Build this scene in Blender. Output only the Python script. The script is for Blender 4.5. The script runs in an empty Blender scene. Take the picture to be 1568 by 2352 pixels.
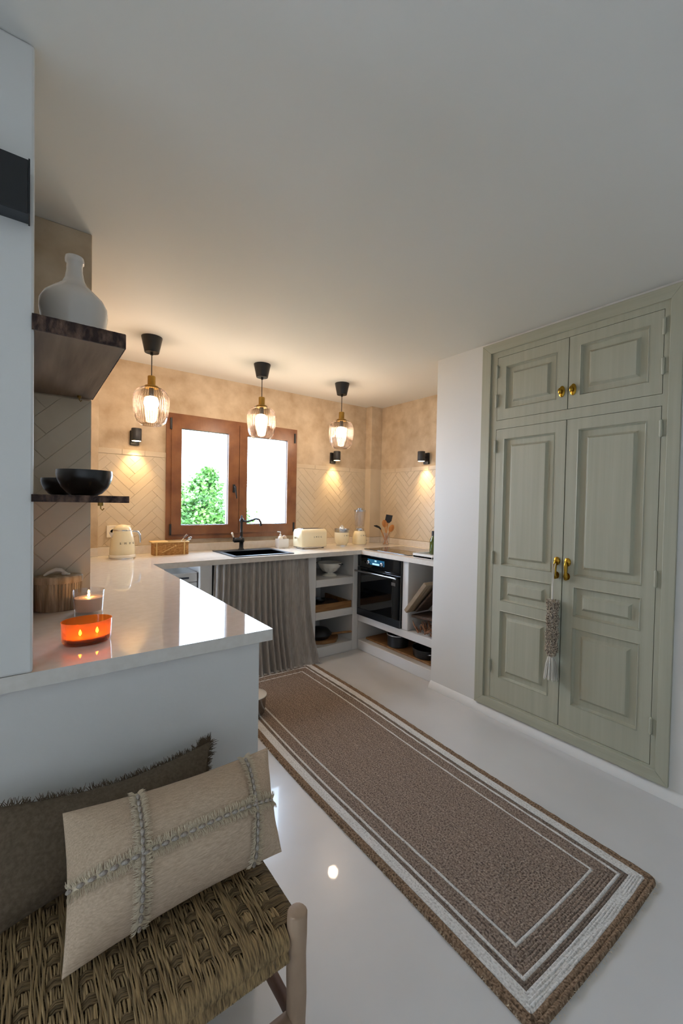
import bpy, math, random
from mathutils import Vector, Matrix
random.seed(7)
S = bpy.context.scene
COL = S.collection
PI = math.pi

# ------------------------------------------------------------------ camera
cam_d = bpy.data.cameras.new('camera'); cam = bpy.data.objects.new('camera', cam_d); COL.objects.link(cam)
yaw, pit, rol = math.radians(36.7675), math.radians(-1.1908), math.radians(1.0794)
fw = Vector((math.sin(yaw)*math.cos(pit), math.cos(yaw)*math.cos(pit), math.sin(pit)))
rt = Vector((math.cos(yaw), -math.sin(yaw), 0)); up = rt.cross(fw)
r2 = rt*math.cos(rol) + up*math.sin(rol); u2 = up*math.cos(rol) - rt*math.sin(rol)
m = Matrix((r2, u2, -fw)).transposed().to_4x4(); m.translation = (0, 0, 1.36)
cam.matrix_world = m
cam_d.sensor_fit = 'VERTICAL'; cam_d.sensor_height = 36; cam_d.lens = 959.311/2352*36
cam_d.clip_start = 0.02; cam_d.clip_end = 200
S.camera = cam
S.cycles.transparent_max_bounces = 24

# ------------------------------------------------------------------ world, lights, exposure
W = bpy.data.worlds.new('sky'); S.world = W; W.use_nodes = True
bg = W.node_tree.nodes['Background']
bg.inputs[0].default_value = (0.69, 0.87, 1.15, 1); bg.inputs[1].default_value = 19.0
S.view_settings.view_transform = 'Standard'; S.view_settings.look = 'None'
S.view_settings.exposure = 0.28; S.view_settings.gamma = 1; S.view_settings.use_curve_mapping = False
PEND_L = 112.0      # pendant bulb radiance
SPOT_W = 12.0        # wall spotlights
WARM = (1.0, 0.79, 0.62)

def portal(name, loc, rot, sx, sy):      # sampling guide for the sky behind a real opening, emits nothing itself
    d = bpy.data.lights.new(name, 'AREA'); d.shape = 'RECTANGLE'; d.size = sx; d.size_y = sy
    d.cycles.is_portal = True
    o = bpy.data.objects.new(name, d); o.location = loc; o.rotation_euler = rot; COL.objects.link(o)
portal('kitchen_window_daylight', (1.49, 3.80, 1.55), (-PI/2, 0, 0), 1.15, 0.98)
portal('terrace_opening_left_offscreen', (-1.825, 1.4, 1.13), (-PI/2, 0, 0), 1.05, 2.22)

# ------------------------------------------------------------------ materials
def hexc(h):
    v = [int(h[i:i+2], 16)/255 for i in (0, 2, 4)]
    return tuple((c/12.92 if c <= .04045 else ((c+.055)/1.055)**2.4) for c in v) + (1,)
def N(nt, t, **k):
    n = nt.nodes.new(t)
    for a, b in k.items(): setattr(n, a, b)
    return n
def mat(name, c, rough=.6, metal=0, c2=None, scale=(5, 5, 5), detail=4, lo=.35, hi=.65, bump=0, bscale=None, coord='Object',
        spec=.5, emit=None, es=0, trans=0, sub=0, coat=0, bdist=.01):
    m = bpy.data.materials.new(name); m.use_nodes = True; nt = m.node_tree; b = nt.nodes['Principled BSDF']
    if isinstance(c, str): c = hexc(c)
    b.inputs['Base Color'].default_value = c; b.inputs['Roughness'].default_value = rough
    b.inputs['Metallic'].default_value = metal; b.inputs['Specular IOR Level'].default_value = spec
    b.inputs['Transmission Weight'].default_value = trans
    b.inputs['Coat Weight'].default_value = coat
    if sub:
        b.inputs['Subsurface Weight'].default_value = sub; b.inputs['Subsurface Radius'].default_value = (.02, .01, .005)
    if emit:
        b.inputs['Emission Color'].default_value = hexc(emit) if isinstance(emit, str) else emit
        b.inputs['Emission Strength'].default_value = es
    if c2 or bump:
        tc = N(nt, 'ShaderNodeTexCoord')
        def noise(sc, de):
            mp = N(nt, 'ShaderNodeMapping'); mp.inputs['Scale'].default_value = sc
            nt.links.new(tc.outputs[coord], mp.inputs[0])
            n = N(nt, 'ShaderNodeTexNoise'); n.inputs['Scale'].default_value = 1; n.inputs['Detail'].default_value = de
            nt.links.new(mp.outputs[0], n.inputs['Vector']); return n
        if c2:
            n = noise(scale, detail); r = N(nt, 'ShaderNodeValToRGB')
            r.color_ramp.elements[0].position = lo; r.color_ramp.elements[1].position = hi
            r.color_ramp.elements[0].color = c; r.color_ramp.elements[1].color = hexc(c2) if isinstance(c2, str) else c2
            nt.links.new(n.outputs['Fac'], r.inputs[0]); nt.links.new(r.outputs[0], b.inputs['Base Color'])
        if bump:
            n2 = noise(bscale or scale, 5); bp = N(nt, 'ShaderNodeBump'); bp.inputs['Strength'].default_value = bump
            bp.inputs['Distance'].default_value = bdist
            nt.links.new(n2.outputs['Fac'], bp.inputs['Height']); nt.links.new(bp.outputs[0], b.inputs['Normal'])
    return m
def thin_glass(name, tint=(1, 1, 1, 1), ior=1.45, rough=.02, mixadd=0.0, gloss=(1, 1, 1, 1), transl=0):
    """thin-walled glass: transparent with fresnel reflections"""
    m = bpy.data.materials.new(name); m.use_nodes = True; nt = m.node_tree; nt.nodes.clear()
    o = N(nt, 'ShaderNodeOutputMaterial'); mx = N(nt, 'ShaderNodeMixShader')
    t = N(nt, 'ShaderNodeBsdfTransparent'); t.inputs[0].default_value = tint
    g = N(nt, 'ShaderNodeBsdfGlossy'); g.inputs['Roughness'].default_value = rough; g.inputs['Color'].default_value = gloss
    f = N(nt, 'ShaderNodeFresnel'); ge = N(nt, 'ShaderNodeNewGeometry')      # same reflectance from either side of the sheet
    mr = N(nt, 'ShaderNodeMapRange'); mr.inputs['To Min'].default_value = ior; mr.inputs['To Max'].default_value = 1/ior
    nt.links.new(ge.outputs['Backfacing'], mr.inputs[0]); nt.links.new(mr.outputs[0], f.inputs[0])
    a = N(nt, 'ShaderNodeMath'); a.operation = 'ADD'; a.inputs[1].default_value = mixadd; a.use_clamp = True
    nt.links.new(f.outputs[0], a.inputs[0]); nt.links.new(a.outputs[0], mx.inputs[0])
    if transl:
        tl = N(nt, 'ShaderNodeBsdfTranslucent'); tl.inputs[0].default_value = tint; m2 = N(nt, 'ShaderNodeMixShader'); m2.inputs[0].default_value = transl
        nt.links.new(t.outputs[0], m2.inputs[1]); nt.links.new(tl.outputs[0], m2.inputs[2]); t = m2
    nt.links.new(t.outputs[0], mx.inputs[1]); nt.links.new(g.outputs[0], mx.inputs[2]); nt.links.new(mx.outputs[0], o.inputs[0])
    return m
def emis(name, c, s):
    m = bpy.data.materials.new(name); m.use_nodes = True; nt = m.node_tree; nt.nodes.clear()
    o = N(nt, 'ShaderNodeOutputMaterial'); e = N(nt, 'ShaderNodeEmission'); e.inputs[0].default_value = (*c[:3], 1); e.inputs[1].default_value = s
    nt.links.new(e.outputs[0], o.inputs[0]); return m

M = {}
M['paint'] = mat('white_paint', 'dedbd5', .55, bump=.12, bscale=(6, 6, 6), bdist=.02)
M['ceil'] = mat('ceiling_paint', 'd9d7d0', .7, bump=.05, bscale=(3, 3, 3), bdist=.02)
M['floor'] = mat('white_epoxy', 'd0cecb', .25, c2='c9c7c4', scale=(2, 2, 2), bump=.10, bscale=(7, 7, 7), coat=.3, bdist=.01)
M['plaster'] = mat('beige_lime_plaster', 'cfbda2', .8, c2='b39d80', scale=(8, 8, 8), detail=10, lo=.34, hi=.70, bump=.25, bscale=(9, 9, 9), bdist=.02)
M['tile'] = mat('cream_tile', 'd3c4ab', .28, c2='c8b79c', scale=(4, 4, 4), bump=.06, bscale=(14, 14, 14))
M['grout'] = mat('grout', 'cfc0a7', .9)
M['masonry'] = mat('white_masonry', 'd8d4ce', .6, bump=.2, bscale=(9, 9, 9), bdist=.015)
M['stone'] = mat('cream_quartz', 'dcd5cb', .04, c2='d6cec3', scale=(40, 40, 40), spec=.6)
M['walnut'] = mat('rough_walnut', '3d2a22', .75, c2='6a5446', scale=(60, 4, 60), detail=8, bump=.6, bscale=(40, 6, 40))
M['shelfunder'] = mat('planed_walnut', '97806a', .6, c2='6f5a49', scale=(26, 2.2, 4), detail=6, lo=.3, hi=.7, bump=.1, bscale=(50, 4, 50))
M['bark'] = mat('live_edge', '2c1a14', .85, c2='7a5d4c', scale=(55, 55, 25), detail=9, lo=.42, hi=.7, bump=1, bscale=(70, 70, 40))
M['winwood'] = mat('brown_window_wood', '8a5c38', .36, c2='75482a', scale=(8, 8, 8), detail=6, bump=.1, bscale=(60, 60, 8))
M['cab'] = mat('grey_green_cabinet_paint', 'b2b09b', .5, c2='a7a590', scale=(40, 40, 1.2), detail=7, lo=.3, hi=.75, bump=.25, bscale=(70, 70, 2), bdist=.004)
M['cab_h'] = mat('grey_green_cabinet_paint_rail', 'b2b09b', .5, c2='a7a590', scale=(40, 1.2, 40), detail=7, lo=.3, hi=.75, bump=.25, bscale=(70, 2, 70), bdist=.004)
M['brass'] = mat('polished_brass', 'a8822f', .22, 1)
M['sockbrass'] = mat('satin_brass', 'a58342', .35, 1)
M['black'] = mat('matte_black', '17181a', .45)
M['blackg'] = mat('black_glass', '05070a', .04, spec=.6, coat=.6)
M['blackp'] = mat('black_plastic', '26282b', .5)
M['steel'] = mat('brushed_steel', 'b9bcc0', .25, 1)
M['dsteel'] = mat('dark_steel', '55585c', .35, 1)
M['chrome'] = mat('chrome', 'd8d8d8', .07, 1)
M['cream'] = mat('cream_enamel', 'efe3bf', .22, coat=.4)
M['creamw'] = mat('ivory_enamel', 'efe8d8', .25, coat=.4)
M['linen'] = mat('grey_linen', 'b6aea5', .95, c2='989087', scale=(160, 160, 12), detail=5, lo=.3, hi=.7, bump=.5, bscale=(300, 300, 120), bdist=.002)
M['white'] = mat('glazed_white', 'dedbd6', .2, coat=.3)
M['vase'] = mat('white_glaze', 'd9d2c8', .14, coat=.5)
M['coco'] = mat('coconut_shell', '120e0c', .28, c2='4a3526', scale=(60, 60, 6), detail=8, lo=.62, hi=.78, coat=.25)
M['wood'] = mat('oak_wood', '9a6e3f', .55, c2='7a522b', scale=(5, 40, 40), detail=6)
M['woodo'] = mat('orange_wood', 'c98a4a', .5, c2='ad6e33', scale=(30, 30, 6), detail=5)
M['woodd'] = mat('dark_board_wood', '5c4432', .7, c2='3d2c20', scale=(6, 40, 40), detail=6)
M['woodp'] = mat('pale_board_wood', '9c876c', .75, c2='7b664e', scale=(50, 6, 6), detail=6, bump=.3)
M['pole'] = mat('peeled_pole_wood', 'a68a70', .6, c2='7d624c', scale=(9, 9, 3), detail=6, lo=.4, hi=.75, bump=.3, bscale=(25, 25, 6))
M['poled'] = mat('rail_wood', '7a5a45', .65, c2='5c4030', scale=(9, 9, 9), detail=6)
M['soap'] = mat('stone_soap', 'b5a08c', .5)
M['wick'] = mat('wicker', 'b98a4e', .7, c2='94662f', scale=(70, 70, 110), detail=3, bump=.7, bscale=(120, 120, 160), bdist=.004)
M['wickl'] = mat('light_cane', 'd6b478', .6)
M['basket'] = mat('grey_rattan', 'b5a58d', .85, c2='85765f', scale=(60, 60, 8), detail=6, bump=.6, bscale=(90, 90, 30), bdist=.004)
M['wax'] = mat('candle_wax', 'e8c4a4', .5, sub=.0)
M['waxo'] = mat('amber_wax', 'c8703a', .5)
M['flame'] = emis('flame', (1, .5, .14), 110)
M['bulb'] = emis('bulb', WARM, PEND_L)
M['lens'] = emis('spot_lens', (1, .72, .40), 14)
M['glass'] = thin_glass('clear_glass', (.97, .98, .98, 1))
M['pane'] = thin_glass('window_pane', (.97, .985, .98, 1), 1.3)
M['rib'] = thin_glass('ribbed_glass', (.90, .87, .83, 1), 1.5, .0, .0, gloss=(.55, .52, .5, 1))
M['amber'] = thin_glass('amber_glass', (.80, .38, .13, 1), 1.5, .04, .02, transl=.3)
M['jarglass'] = thin_glass('milky_jar_glass', (.94, .93, .93, 1), 1.5, .04, .04)
M['oilglass'] = mat('green_oil_glass', '3c4a10', .1, coat=.5)
M['dispg'] = mat('display_glass', '0a2a3c', .1, emit='2f6f96', es=.5)
M['dispt'] = mat('display_text', '9fc4d8', .3, emit='9fd0e8', es=.7)
M['seagrass'] = mat('seagrass', 'b39467', .85, c2='523f26', scale=(330, 14, 60), detail=4, lo=.35, hi=.7)
M['seagrass2'] = mat('seagrass_weft', '8a6f4a', .85, c2='43351f', scale=(14, 330, 60), detail=4, lo=.35, hi=.7)
M['cush'] = mat('natural_linen', 'd2baa0', .95, c2='b79e84', scale=(70, 330, 330), detail=5, lo=.3, hi=.7, bump=.6, bscale=(260, 260, 260), bdist=.002)
M['cushd'] = mat('brown_linen', '6a5a48', .95, c2='574938', scale=(120, 120, 120), detail=5, bump=.5, bscale=(260, 260, 260), bdist=.002)
M['fringe'] = mat('fringe_thread', 'dccbb0', .95)
M['fringed'] = mat('dark_fringe_thread', '5b4a37', .95)
M['shell'] = mat('cowrie_shell', 'beb3a6', .3, c2='85766b', scale=(200, 200, 200), coat=.3)
M['shellt'] = mat('pale_shell', 'd2c2aa', .35, c2='5c4c40', scale=(160, 160, 160), lo=.4, hi=.6, coat=.2)
M['cotton'] = mat('white_cotton', 'd8d2c6', .95)
M['leafy'] = mat('leaf', '2f5518', .6, c2='5c8a34', scale=(3, 3, 3), detail=3)
M['trunk'] = mat('trunk', '5b4a3a', .9)
M['ground'] = mat('earth', '8a8266', .95)
M['twig'] = mat('twig', '9a6a48', .8, c2='6b452f', scale=(30, 30, 30))

# ------------------------------------------------------------------ mesh helpers
class MB:
    def __init__(s): s.v = []; s.f = []; s.mi = []; s.uv = {}; s.cm = 0
    def add(s, vs, fs):
        o = len(s.v); s.v += [tuple(v) for v in vs]; s.f += [tuple(i+o for i in f) for f in fs]; s.mi += [s.cm]*len(fs)
        return s
    def box(s, x0, x1, y0, y1, z0, z1, mtx=None):
        vs = [Vector((x, y, z)) for z in (z0, z1) for y in (y0, y1) for x in (x0, x1)]
        if mtx: vs = [mtx @ v for v in vs]
        return s.add(vs, [(0, 2, 3, 1), (4, 5, 7, 6), (0, 1, 5, 4), (2, 6, 7, 3), (0, 4, 6, 2), (1, 3, 7, 5)])
    def lathe(s, prof, n=32, c=(0, 0, 0), sx=1, sy=1, mtx=None, rib=0, nr=0):
        vs = []; fs = []
        for r, z in prof:
            for k in range(n):
                a = 2*PI*k/n; rr = r*(1+rib*math.cos(nr*a)) if rib else r
                v = Vector((c[0]+rr*math.cos(a)*sx, c[1]+rr*math.sin(a)*sy, c[2]+z))
                vs.append(mtx @ v if mtx else v)
        for i in range(len(prof)-1):
            for k in range(n):
                k2 = (k+1) % n; fs.append((i*n+k, i*n+k2, (i+1)*n+k2, (i+1)*n+k))
        if prof[0][0] > 1e-6: fs.append(tuple(range(n-1, -1, -1)))
        if prof[-1][0] > 1e-6: fs.append(tuple((len(prof)-1)*n+k for k in range(n)))
        return s.add(vs, fs)
    def lathe_open(s, prof, n=32, c=(0, 0, 0), rib=0, nr=0, mtx=None):
        vs = []; fs = []
        for r, z in prof:
            for k in range(n):
                a = 2*PI*k/n; rr = r*(1+rib*math.cos(nr*a)) if rib else r
                v = Vector((c[0]+rr*math.cos(a), c[1]+rr*math.sin(a), c[2]+z)); vs.append(mtx @ v if mtx else v)
        for i in range(len(prof)-1):
            for k in range(n):
                k2 = (k+1) % n; fs.append((i*n+k, i*n+k2, (i+1)*n+k2, (i+1)*n+k))
        return s.add(vs, fs)
    def tube(s, pts, r, n=8, cap=True):
        pts = [Vector(p) for p in pts]; R = r if isinstance(r, (list, tuple)) else [r]*len(pts)
        vs = []; fs = []; prev = None
        for i, p in enumerate(pts):
            t = (pts[min(i+1, len(pts)-1)]-pts[max(i-1, 0)])
            if t.length < 1e-9: t = Vector((0, 0, 1))
            t.normalize()
            if prev is None:
                a = t.orthogonal().normalized()
            else:
                a = prev - t*prev.dot(t); a = a.normalized() if a.length > 1e-6 else t.orthogonal().normalized()
            prev = a; b = t.cross(a)
            for k in range(n):
                q = 2*PI*k/n; vs.append(p + (a*math.cos(q)+b*math.sin(q))*R[i])
        for i in range(len(pts)-1):
            for k in range(n):
                k2 = (k+1) % n; fs.append((i*n+k, i*n+k2, (i+1)*n+k2, (i+1)*n+k))
        if cap:
            fs.append(tuple(range(n-1, -1, -1))); fs.append(tuple((len(pts)-1)*n+k for k in range(n)))
        return s.add(vs, fs)
    def cells(s, us, vs_, filled, w0, w1, axis):
        """plate of grid cells with holes; axis = normal axis"""
        nu, nv = len(us)-1, len(vs_)-1
        def P(u, v, w):
            return {'z': (u, v, w), 'x': (w, u, v), 'y': (u, w, v)}[axis]
        F = lambda i, j: 0 <= i < nu and 0 <= j < nv and filled(i, j)
        for i in range(nu):
            for j in range(nv):
                if not F(i, j): continue
                a, b, c, d = us[i], us[i+1], vs_[j], vs_[j+1]
                q = lambda *p: s.add([P(*x) for x in p], [tuple(range(4))])
                q((a, c, w0), (a, d, w0), (b, d, w0), (b, c, w0)); q((a, c, w1), (b, c, w1), (b, d, w1), (a, d, w1))
                if not F(i-1, j): q((a, c, w0), (a, c, w1), (a, d, w1), (a, d, w0))
                if not F(i+1, j): q((b, c, w0), (b, d, w0), (b, d, w1), (b, c, w1))
                if not F(i, j-1): q((a, c, w0), (b, c, w0), (b, c, w1), (a, c, w1))
                if not F(i, j+1): q((a, d, w0), (a, d, w1), (b, d, w1), (b, d, w0))
        return s
    def sph(s, c, rx, ry=None, rz=None, n=16, mm=10, mtx=None):
        ry = ry or rx; rz = rz or rx
        prof = [(math.sin(PI*i/mm), -math.cos(PI*i/mm)) for i in range(mm+1)]
        T = Matrix.Translation(c) @ (mtx or Matrix()) @ Matrix.Diagonal((rx, ry, rz, 1))
        return s.lathe([(max(r, 1e-4), z) for r, z in prof], n, mtx=T)
    def mesh(s, name, smooth=None):
        me = bpy.data.meshes.new(name); me.from_pydata(s.v, [], s.f); me.update()
        import bmesh
        bm = bmesh.new(); bm.from_mesh(me); bmesh.ops.recalc_face_normals(bm, faces=bm.faces); bm.to_mesh(me); bm.free()
        if smooth is not None:
            me.polygons.foreach_set('use_smooth', [True]*len(me.polygons)); me.set_sharp_from_angle(angle=math.radians(smooth))
        return me
    def build(s, name, m, parent=None, smooth=None, bev=0, seg=2, loc=None):
        me = s.mesh(name, smooth)
        for mm in (m if isinstance(m, (list, tuple)) else [m]): me.materials.append(mm)
        if len(me.materials) > 1: me.polygons.foreach_set('material_index', s.mi)
        o = bpy.data.objects.new(name, me); COL.objects.link(o)
        if parent: o.parent = parent
        if loc: o.location = loc
        if bev:
            b = o.modifiers.new('bevel', 'BEVEL'); b.width = bev; b.segments = seg; b.limit_method = 'ANGLE'; b.angle_limit = .6
        return o
def Bx(*a, **k): return MB().box(*a, **k)
def tag(o, label, cat, group=None):
    o['label'] = label; o['category'] = cat
    if group: o['group'] = group
    return o
def struct(o): o['kind'] = 'structure'; return o
def thing(name, label, cat, loc=(0, 0, 0), rz=0, group=None):
    o = bpy.data.objects.new(name, None); o.empty_display_size = .05; COL.objects.link(o); o.location = loc; o.rotation_euler = (0, 0, rz)
    return tag(o, label, cat, group)
def dup(root, loc, label=None, rz=None):
    r = root.copy(); COL.objects.link(r); r.location = loc
    if rz is not None: r.rotation_euler = (0, 0, rz)
    if label: r['label'] = label
    for ch in root.children:
        c = ch.copy(); COL.objects.link(c); c.parent = r
        for g in ch.children:
            d = g.copy(); COL.objects.link(d); d.parent = c
    return r
def T(x, y, z): return Matrix.Translation((x, y, z))
def Rz(a): return Matrix.Rotation(a, 4, 'Z')
def Rx(a): return Matrix.Rotation(a, 4, 'X')
def Ry(a): return Matrix.Rotation(a, 4, 'Y')

# ------------------------------------------------------------------ structure
H = 2.423; XW = 2.41; XR = 3.137; YB = 3.573; ZC = .935; XS, YS = 2.44, 2.945; XF, YF = 2.465, 3.01
struct(Bx(-2.7, 3.4, -3.1, 3.75, -.08, 0).build('floor', M['floor']))
struct(Bx(-2.7, 3.4, -3.1, 3.80, H, H+.1).build('ceiling', M['ceil']))
# back wall with window hole
wb = MB().cells([-.6, .90, 2.085, XR+.2], [0, 1.045, 2.06, H], lambda i, j: not (i == 1 and j == 1), YB, YB+.22, 'y').build('wall_back', M['plaster'])
struct(wb)
war = struct(Bx(XR, XR+.2, 1.85, YB+.05, 0, H).build('wall_alcove', M['plaster']))
struct(MB().cells([-3.1, .64, 1.66, 2.071], [0, .08, 2.385, H], lambda i, j: not (i == 1 and j == 1), XW, XR, 'x').build('wall_right', M['paint'], bev=.012, seg=3))
struct(Bx(-.62, .008, 1.25, 1.985, ZC, H).build('wall_left', M['paint'], bev=.006))
struct(MB().cells([-2.7, -2.35, -1.3, -.62], [0, .02, 2.25, H], lambda i, j: not (i == 1 and j in (0, 1)), 1.25, 1.45, 'y').build('wall_terrace', M['paint']))
wst = struct(Bx(-.6, .2, 1.98, YB, ZC, H).build('wall_stub', M['plaster'], bev=.004))
struct(Bx(-2.7, XW, -3.1, -2.95, 0, H).build('wall_rear', M['paint']))
struct(Bx(-2.7, -2.55, -3, 1.3, 0, H).build('wall_left_side', M['paint']))
bbm = MB()
prof = [(0, 0), (.028, 0), (.026, .012), (.018, .028), (.008, .042), (0, .05)]
for y0, y1 in ((-2.9, 2.071),):
    n = len(prof); bbm.add([(XW-p, y, z) for y in (y0, y1) for p, z in prof], [(i, (i+1) % n, n+(i+1) % n, n+i) for i in range(n)] + [tuple(range(n)), tuple(range(2*n-1, n-1, -1))])
struct(bbm.build('baseboard_right', M['paint'], smooth=50))
# boxed pipe column in far corner, and a slim one in the near left corner
struct(MB().box(2.985, XR, 3.475, YB, ZC, H).build('trim_1', M['plaster'], bev=.004))
struct(Bx(.2, .405, 3.535, YB, ZC, H).build('trim_2', M['plaster'], bev=.004))

# ------------------------------------------------------------------ herringbone tiles
def clip(poly, x0, x1, y0, y1):
    for ax, lim, sg in ((0, x0, 1), (0, x1, -1), (1, y0, 1), (1, y1, -1)):
        out = []
        for i in range(len(poly)):
            a, b = poly[i-1], poly[i]
            da, db = sg*(a[ax]-lim), sg*(b[ax]-lim)
            if (da < 0) != (db < 0):
                t = da/(da-db); out.append((a[0]+(b[0]-a[0])*t, a[1]+(b[1]-a[1])*t))
            if db >= 0: out.append(b)
        poly = out
        if len(poly) < 3: return []
    return poly
def area(p): return abs(sum(p[i-1][0]*p[i][1]-p[i][0]*p[i-1][1] for i in range(len(p))))/2
def herring(rect, parent, place, off=(0, 0), w=.058, n=4):
    x0, x1, y0, y1 = rect; L = w*n; g = .0007; c = math.cos(PI/4)
    for k in range(-60, 60):
        for mm in range(-14, 14):
            ox, oy = k*w - mm*L, k*w + mm*L
            for r in ((0, 0, L, w), (0, w, w, w+L)):
                q = [(ox+r[0]+g, oy+r[1]+g), (ox+r[2]-g, oy+r[1]+g), (ox+r[2]-g, oy+r[3]-g), (ox+r[0]+g, oy+r[3]-g)]
                q = [((x-y)*c+off[0], (x+y)*c+off[1]) for x, y in q]
                p = clip(q, x0, x1, y0, y1)
                if len(p) < 3 or area(p) < 4e-4: continue
                cx = sum(a for a, b in p)/len(p); cy = sum(b for a, b in p)/len(p)
                h = .0022 + random.uniform(-.0006, .0006); nn = len(p)
                ins = [(a+(cx-a)*.02, b+(cy-b)*.02) for a, b in p]
                vs = [place(a, b, 0) for a, b in p] + [place(a, b, h*.4) for a, b in p] + [place(a, b, h) for a, b in ins]
                fs = [(i, (i+1) % nn, nn+(i+1) % nn, nn+i) for i in range(nn)] + [(nn+i, nn+(i+1) % nn, 2*nn+(i+1) % nn, 2*nn+i) for i in range(nn)] + [tuple(2*nn+i for i in range(nn))]
                MB().add(vs, fs).build('tile', M['tile'], parent)
ZT = 1.70
def backing(name, parent, *b): return MB().box(*b).build(name, M['grout'], parent)
backing('grout_bed', wb, .405, .885, YB-.006, YB, 1.0, 1.742); backing('grout_bed', wb, 2.093, 2.985, YB-.006, YB, 1.0, 1.742)
herring((.405, .885, 1.0, ZT), wb, lambda u, v, h: (u, YB-.006-h, v))
herring((2.093, 2.985, 1.0, ZT), wb, lambda u, v, h: (u, YB-.006-h, v), (.03, 0))
backing('grout_bed', war, XR-.006, XR, 2.071, 3.475, 1.0, 1.742)
herring((2.071, 3.475, 1.0, ZT), war, lambda u, v, h: (XR-.006-h, u, v), (.12, .03))
backing('grout_bed', wst, .008, .2, 1.974, 1.98, ZC, 1.755)
herring((.008, .2, ZC, 1.755), wst, lambda u, v, h: (u, 1.974-h, v), (.05, .02), w=.07)
for a, b in ((.405, .885), (2.093, 2.985)):
    for k in range(3 if b < 1 else 4):
        n = 3 if b < 1 else 4; s0 = a+(b-a)*k/n; s1 = a+(b-a)*(k+1)/n
        Bx(s0+.001, s1-.001, YB-.0115, YB-.005, ZT+.002, 1.742).build('border_tile', M['tile'], wb, bev=.001)
for k in range(6):
    s0 = 2.071+1.404*k/6; Bx(XR-.0115, XR-.005, s0+.001, s0+.233, ZT+.002, 1.742).build('border_tile', M['tile'], war, bev=.001)
tr = [o for o in COL.objects if o.name == 'trim_1'][0]
Bx(2.981, XR, 3.4705, 3.476, 1.0, 1.742).build('tile_panel', M['tile'], tr); Bx(2.9805, 2.986, 3.471, YB, 1.0, 1.742).build('tile_panel', M['tile'], tr)

# ------------------------------------------------------------------ window
win = bpy.data.objects.new('window_1', None); COL.objects.link(win); struct(win); win.location = (1.49, YB, 1.55)
def wframe(name, x0, x1, z0, z1, wl, wr, wb_, wt, y0, y1, parent, mt, bev=.004):
    return MB().cells([x0, x0+wl, x1-wr, x1], [z0, z0+wb_, z1-wt, z1], lambda i, j: not (i == 1 and j == 1), y0, y1, 'y').build(name, mt, parent, bev=bev)
X0, Z0 = -1.49, -1.55
wframe('frame', .882+X0, 2.095+X0, 1.038+Z0, 2.068+Z0, .045, .045, .045, .045, -.022, .05, win, M['winwood'])
sl = wframe('sash', .922+X0, 1.497+X0, 1.078+Z0, 2.036+Z0, .078, .098, .075, .085, -.032, .035, win, M['winwood'])
sr = wframe('sash', 1.503+X0, 2.058+X0, 1.078+Z0, 2.036+Z0, .075, .070, .075, .085, -.028, .035, win, M['winwood'])
for sx0, sx1, sp in ((.999, 1.40, sl), (1.577, 1.989, sr)):
    Bx(sx0-.004+X0, sx1+.004+X0, .006, .012, 1.15+Z0, 1.953+Z0).build('pane', M['pane'], sp)
    wframe('glazing_bead', sx0+X0-.002, sx1+X0+.002, 1.151+Z0, 1.953+Z0, .007, .007, .007, .007, -.012, .004, sp, M['dsteel'], bev=0)
hd = MB().box(1.440+X0, 1.462+X0, -.040, -.030, 1.44+Z0, 1.51+Z0); hd.tube([(1.451+X0, -.035, 1.49+Z0), (1.451+X0, -.065, 1.49+Z0)], .008)
hd.tube([(1.451+X0, -.066, 1.493+Z0), (1.455+X0, -.068, 1.45+Z0), (1.466+X0, -.066, 1.385+Z0)], [.009, .008, .006])
hd.build('handle', M['blackp'], sl, smooth=40, bev=.002)
for hx, hz in ((.915, 1.98), (.915, 1.12), (2.066, 1.98), (2.066, 1.12)):
    MB().tube([(hx+X0, -.032, hz-.045+Z0), (hx+X0, -.032, hz+.045+Z0)], .009, 10).build('hinge', M['blackp'], win, smooth=40)
Bx(1.496+X0, 1.504+X0, .0, .035, 1.079+Z0, 2.035+Z0).build('meeting_rebate', M['winwood'], win)

# ------------------------------------------------------------------ masonry bases
pb = Bx(-.62, .617, 1.265, 2.90, 0, ZC-.038).build('peninsula_base', M['masonry'], bev=.006)
tag(pb, 'white plastered block carrying the peninsula worktop behind the bench', 'counter base')
def base(name, label): return thing(name, label, 'counter base')
b1 = base('masonry_sink_unit', 'two white masonry piers either side of the grey linen curtain')
Bx(.985, 1.078, YF, YB-.02, 0, ZC-.038).build('pier', M['masonry'], b1, bev=.006)
Bx(1.893, 1.99, YF, YB-.02, 0, ZC-.038).build('pier', M['masonry'], b1, bev=.006)
Bx(.66, 1.99, YB-.02, YB-.001, 0, ZC-.038).build('back_panel', M['masonry'], b1)
b2 = base('masonry_shelf_unit', 'white masonry shelf unit with three open niches between curtain and oven')
Bx(2.40, XF, YF, YB-.02, 0, ZC-.038).build('pier', M['masonry'], b2, bev=.006)
for z0, z1 in ((.622, .687), (.335, .402), (0, .092)):
    Bx(1.99, 2.40, YF, YB-.02, z0, z1).build('shelf', M['masonry'], b2, bev=.005)
Bx(1.99, XF, YB-.02, YB-.001, 0, ZC-.038).build('back_panel', M['masonry'], b2)
b3 = base('masonry_oven_unit', 'white masonry unit with oven niche, side niche and long low niche for pots')
Bx(XF, XR-.02, 2.072, 3.01, .265, .330).build('shelf', M['masonry'], b3, bev=.005)
Bx(XF, XR-.02, 2.072, 3.01, 0, .092).build('curb', M['masonry'], b3, bev=.006)
Bx(XF, XR-.02, 2.375, 2.442, .330, ZC-.038).build('pier', M['masonry'], b3, bev=.006)
Bx(XR-.02, XR-.001, 2.072, YB-.02, 0, ZC-.038).build('back_panel', M['masonry'], b3)
Bx(XF, XR-.02, 3.01, 3.06, 0, ZC-.038).build('end_panel', M['masonry'], b3)

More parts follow.
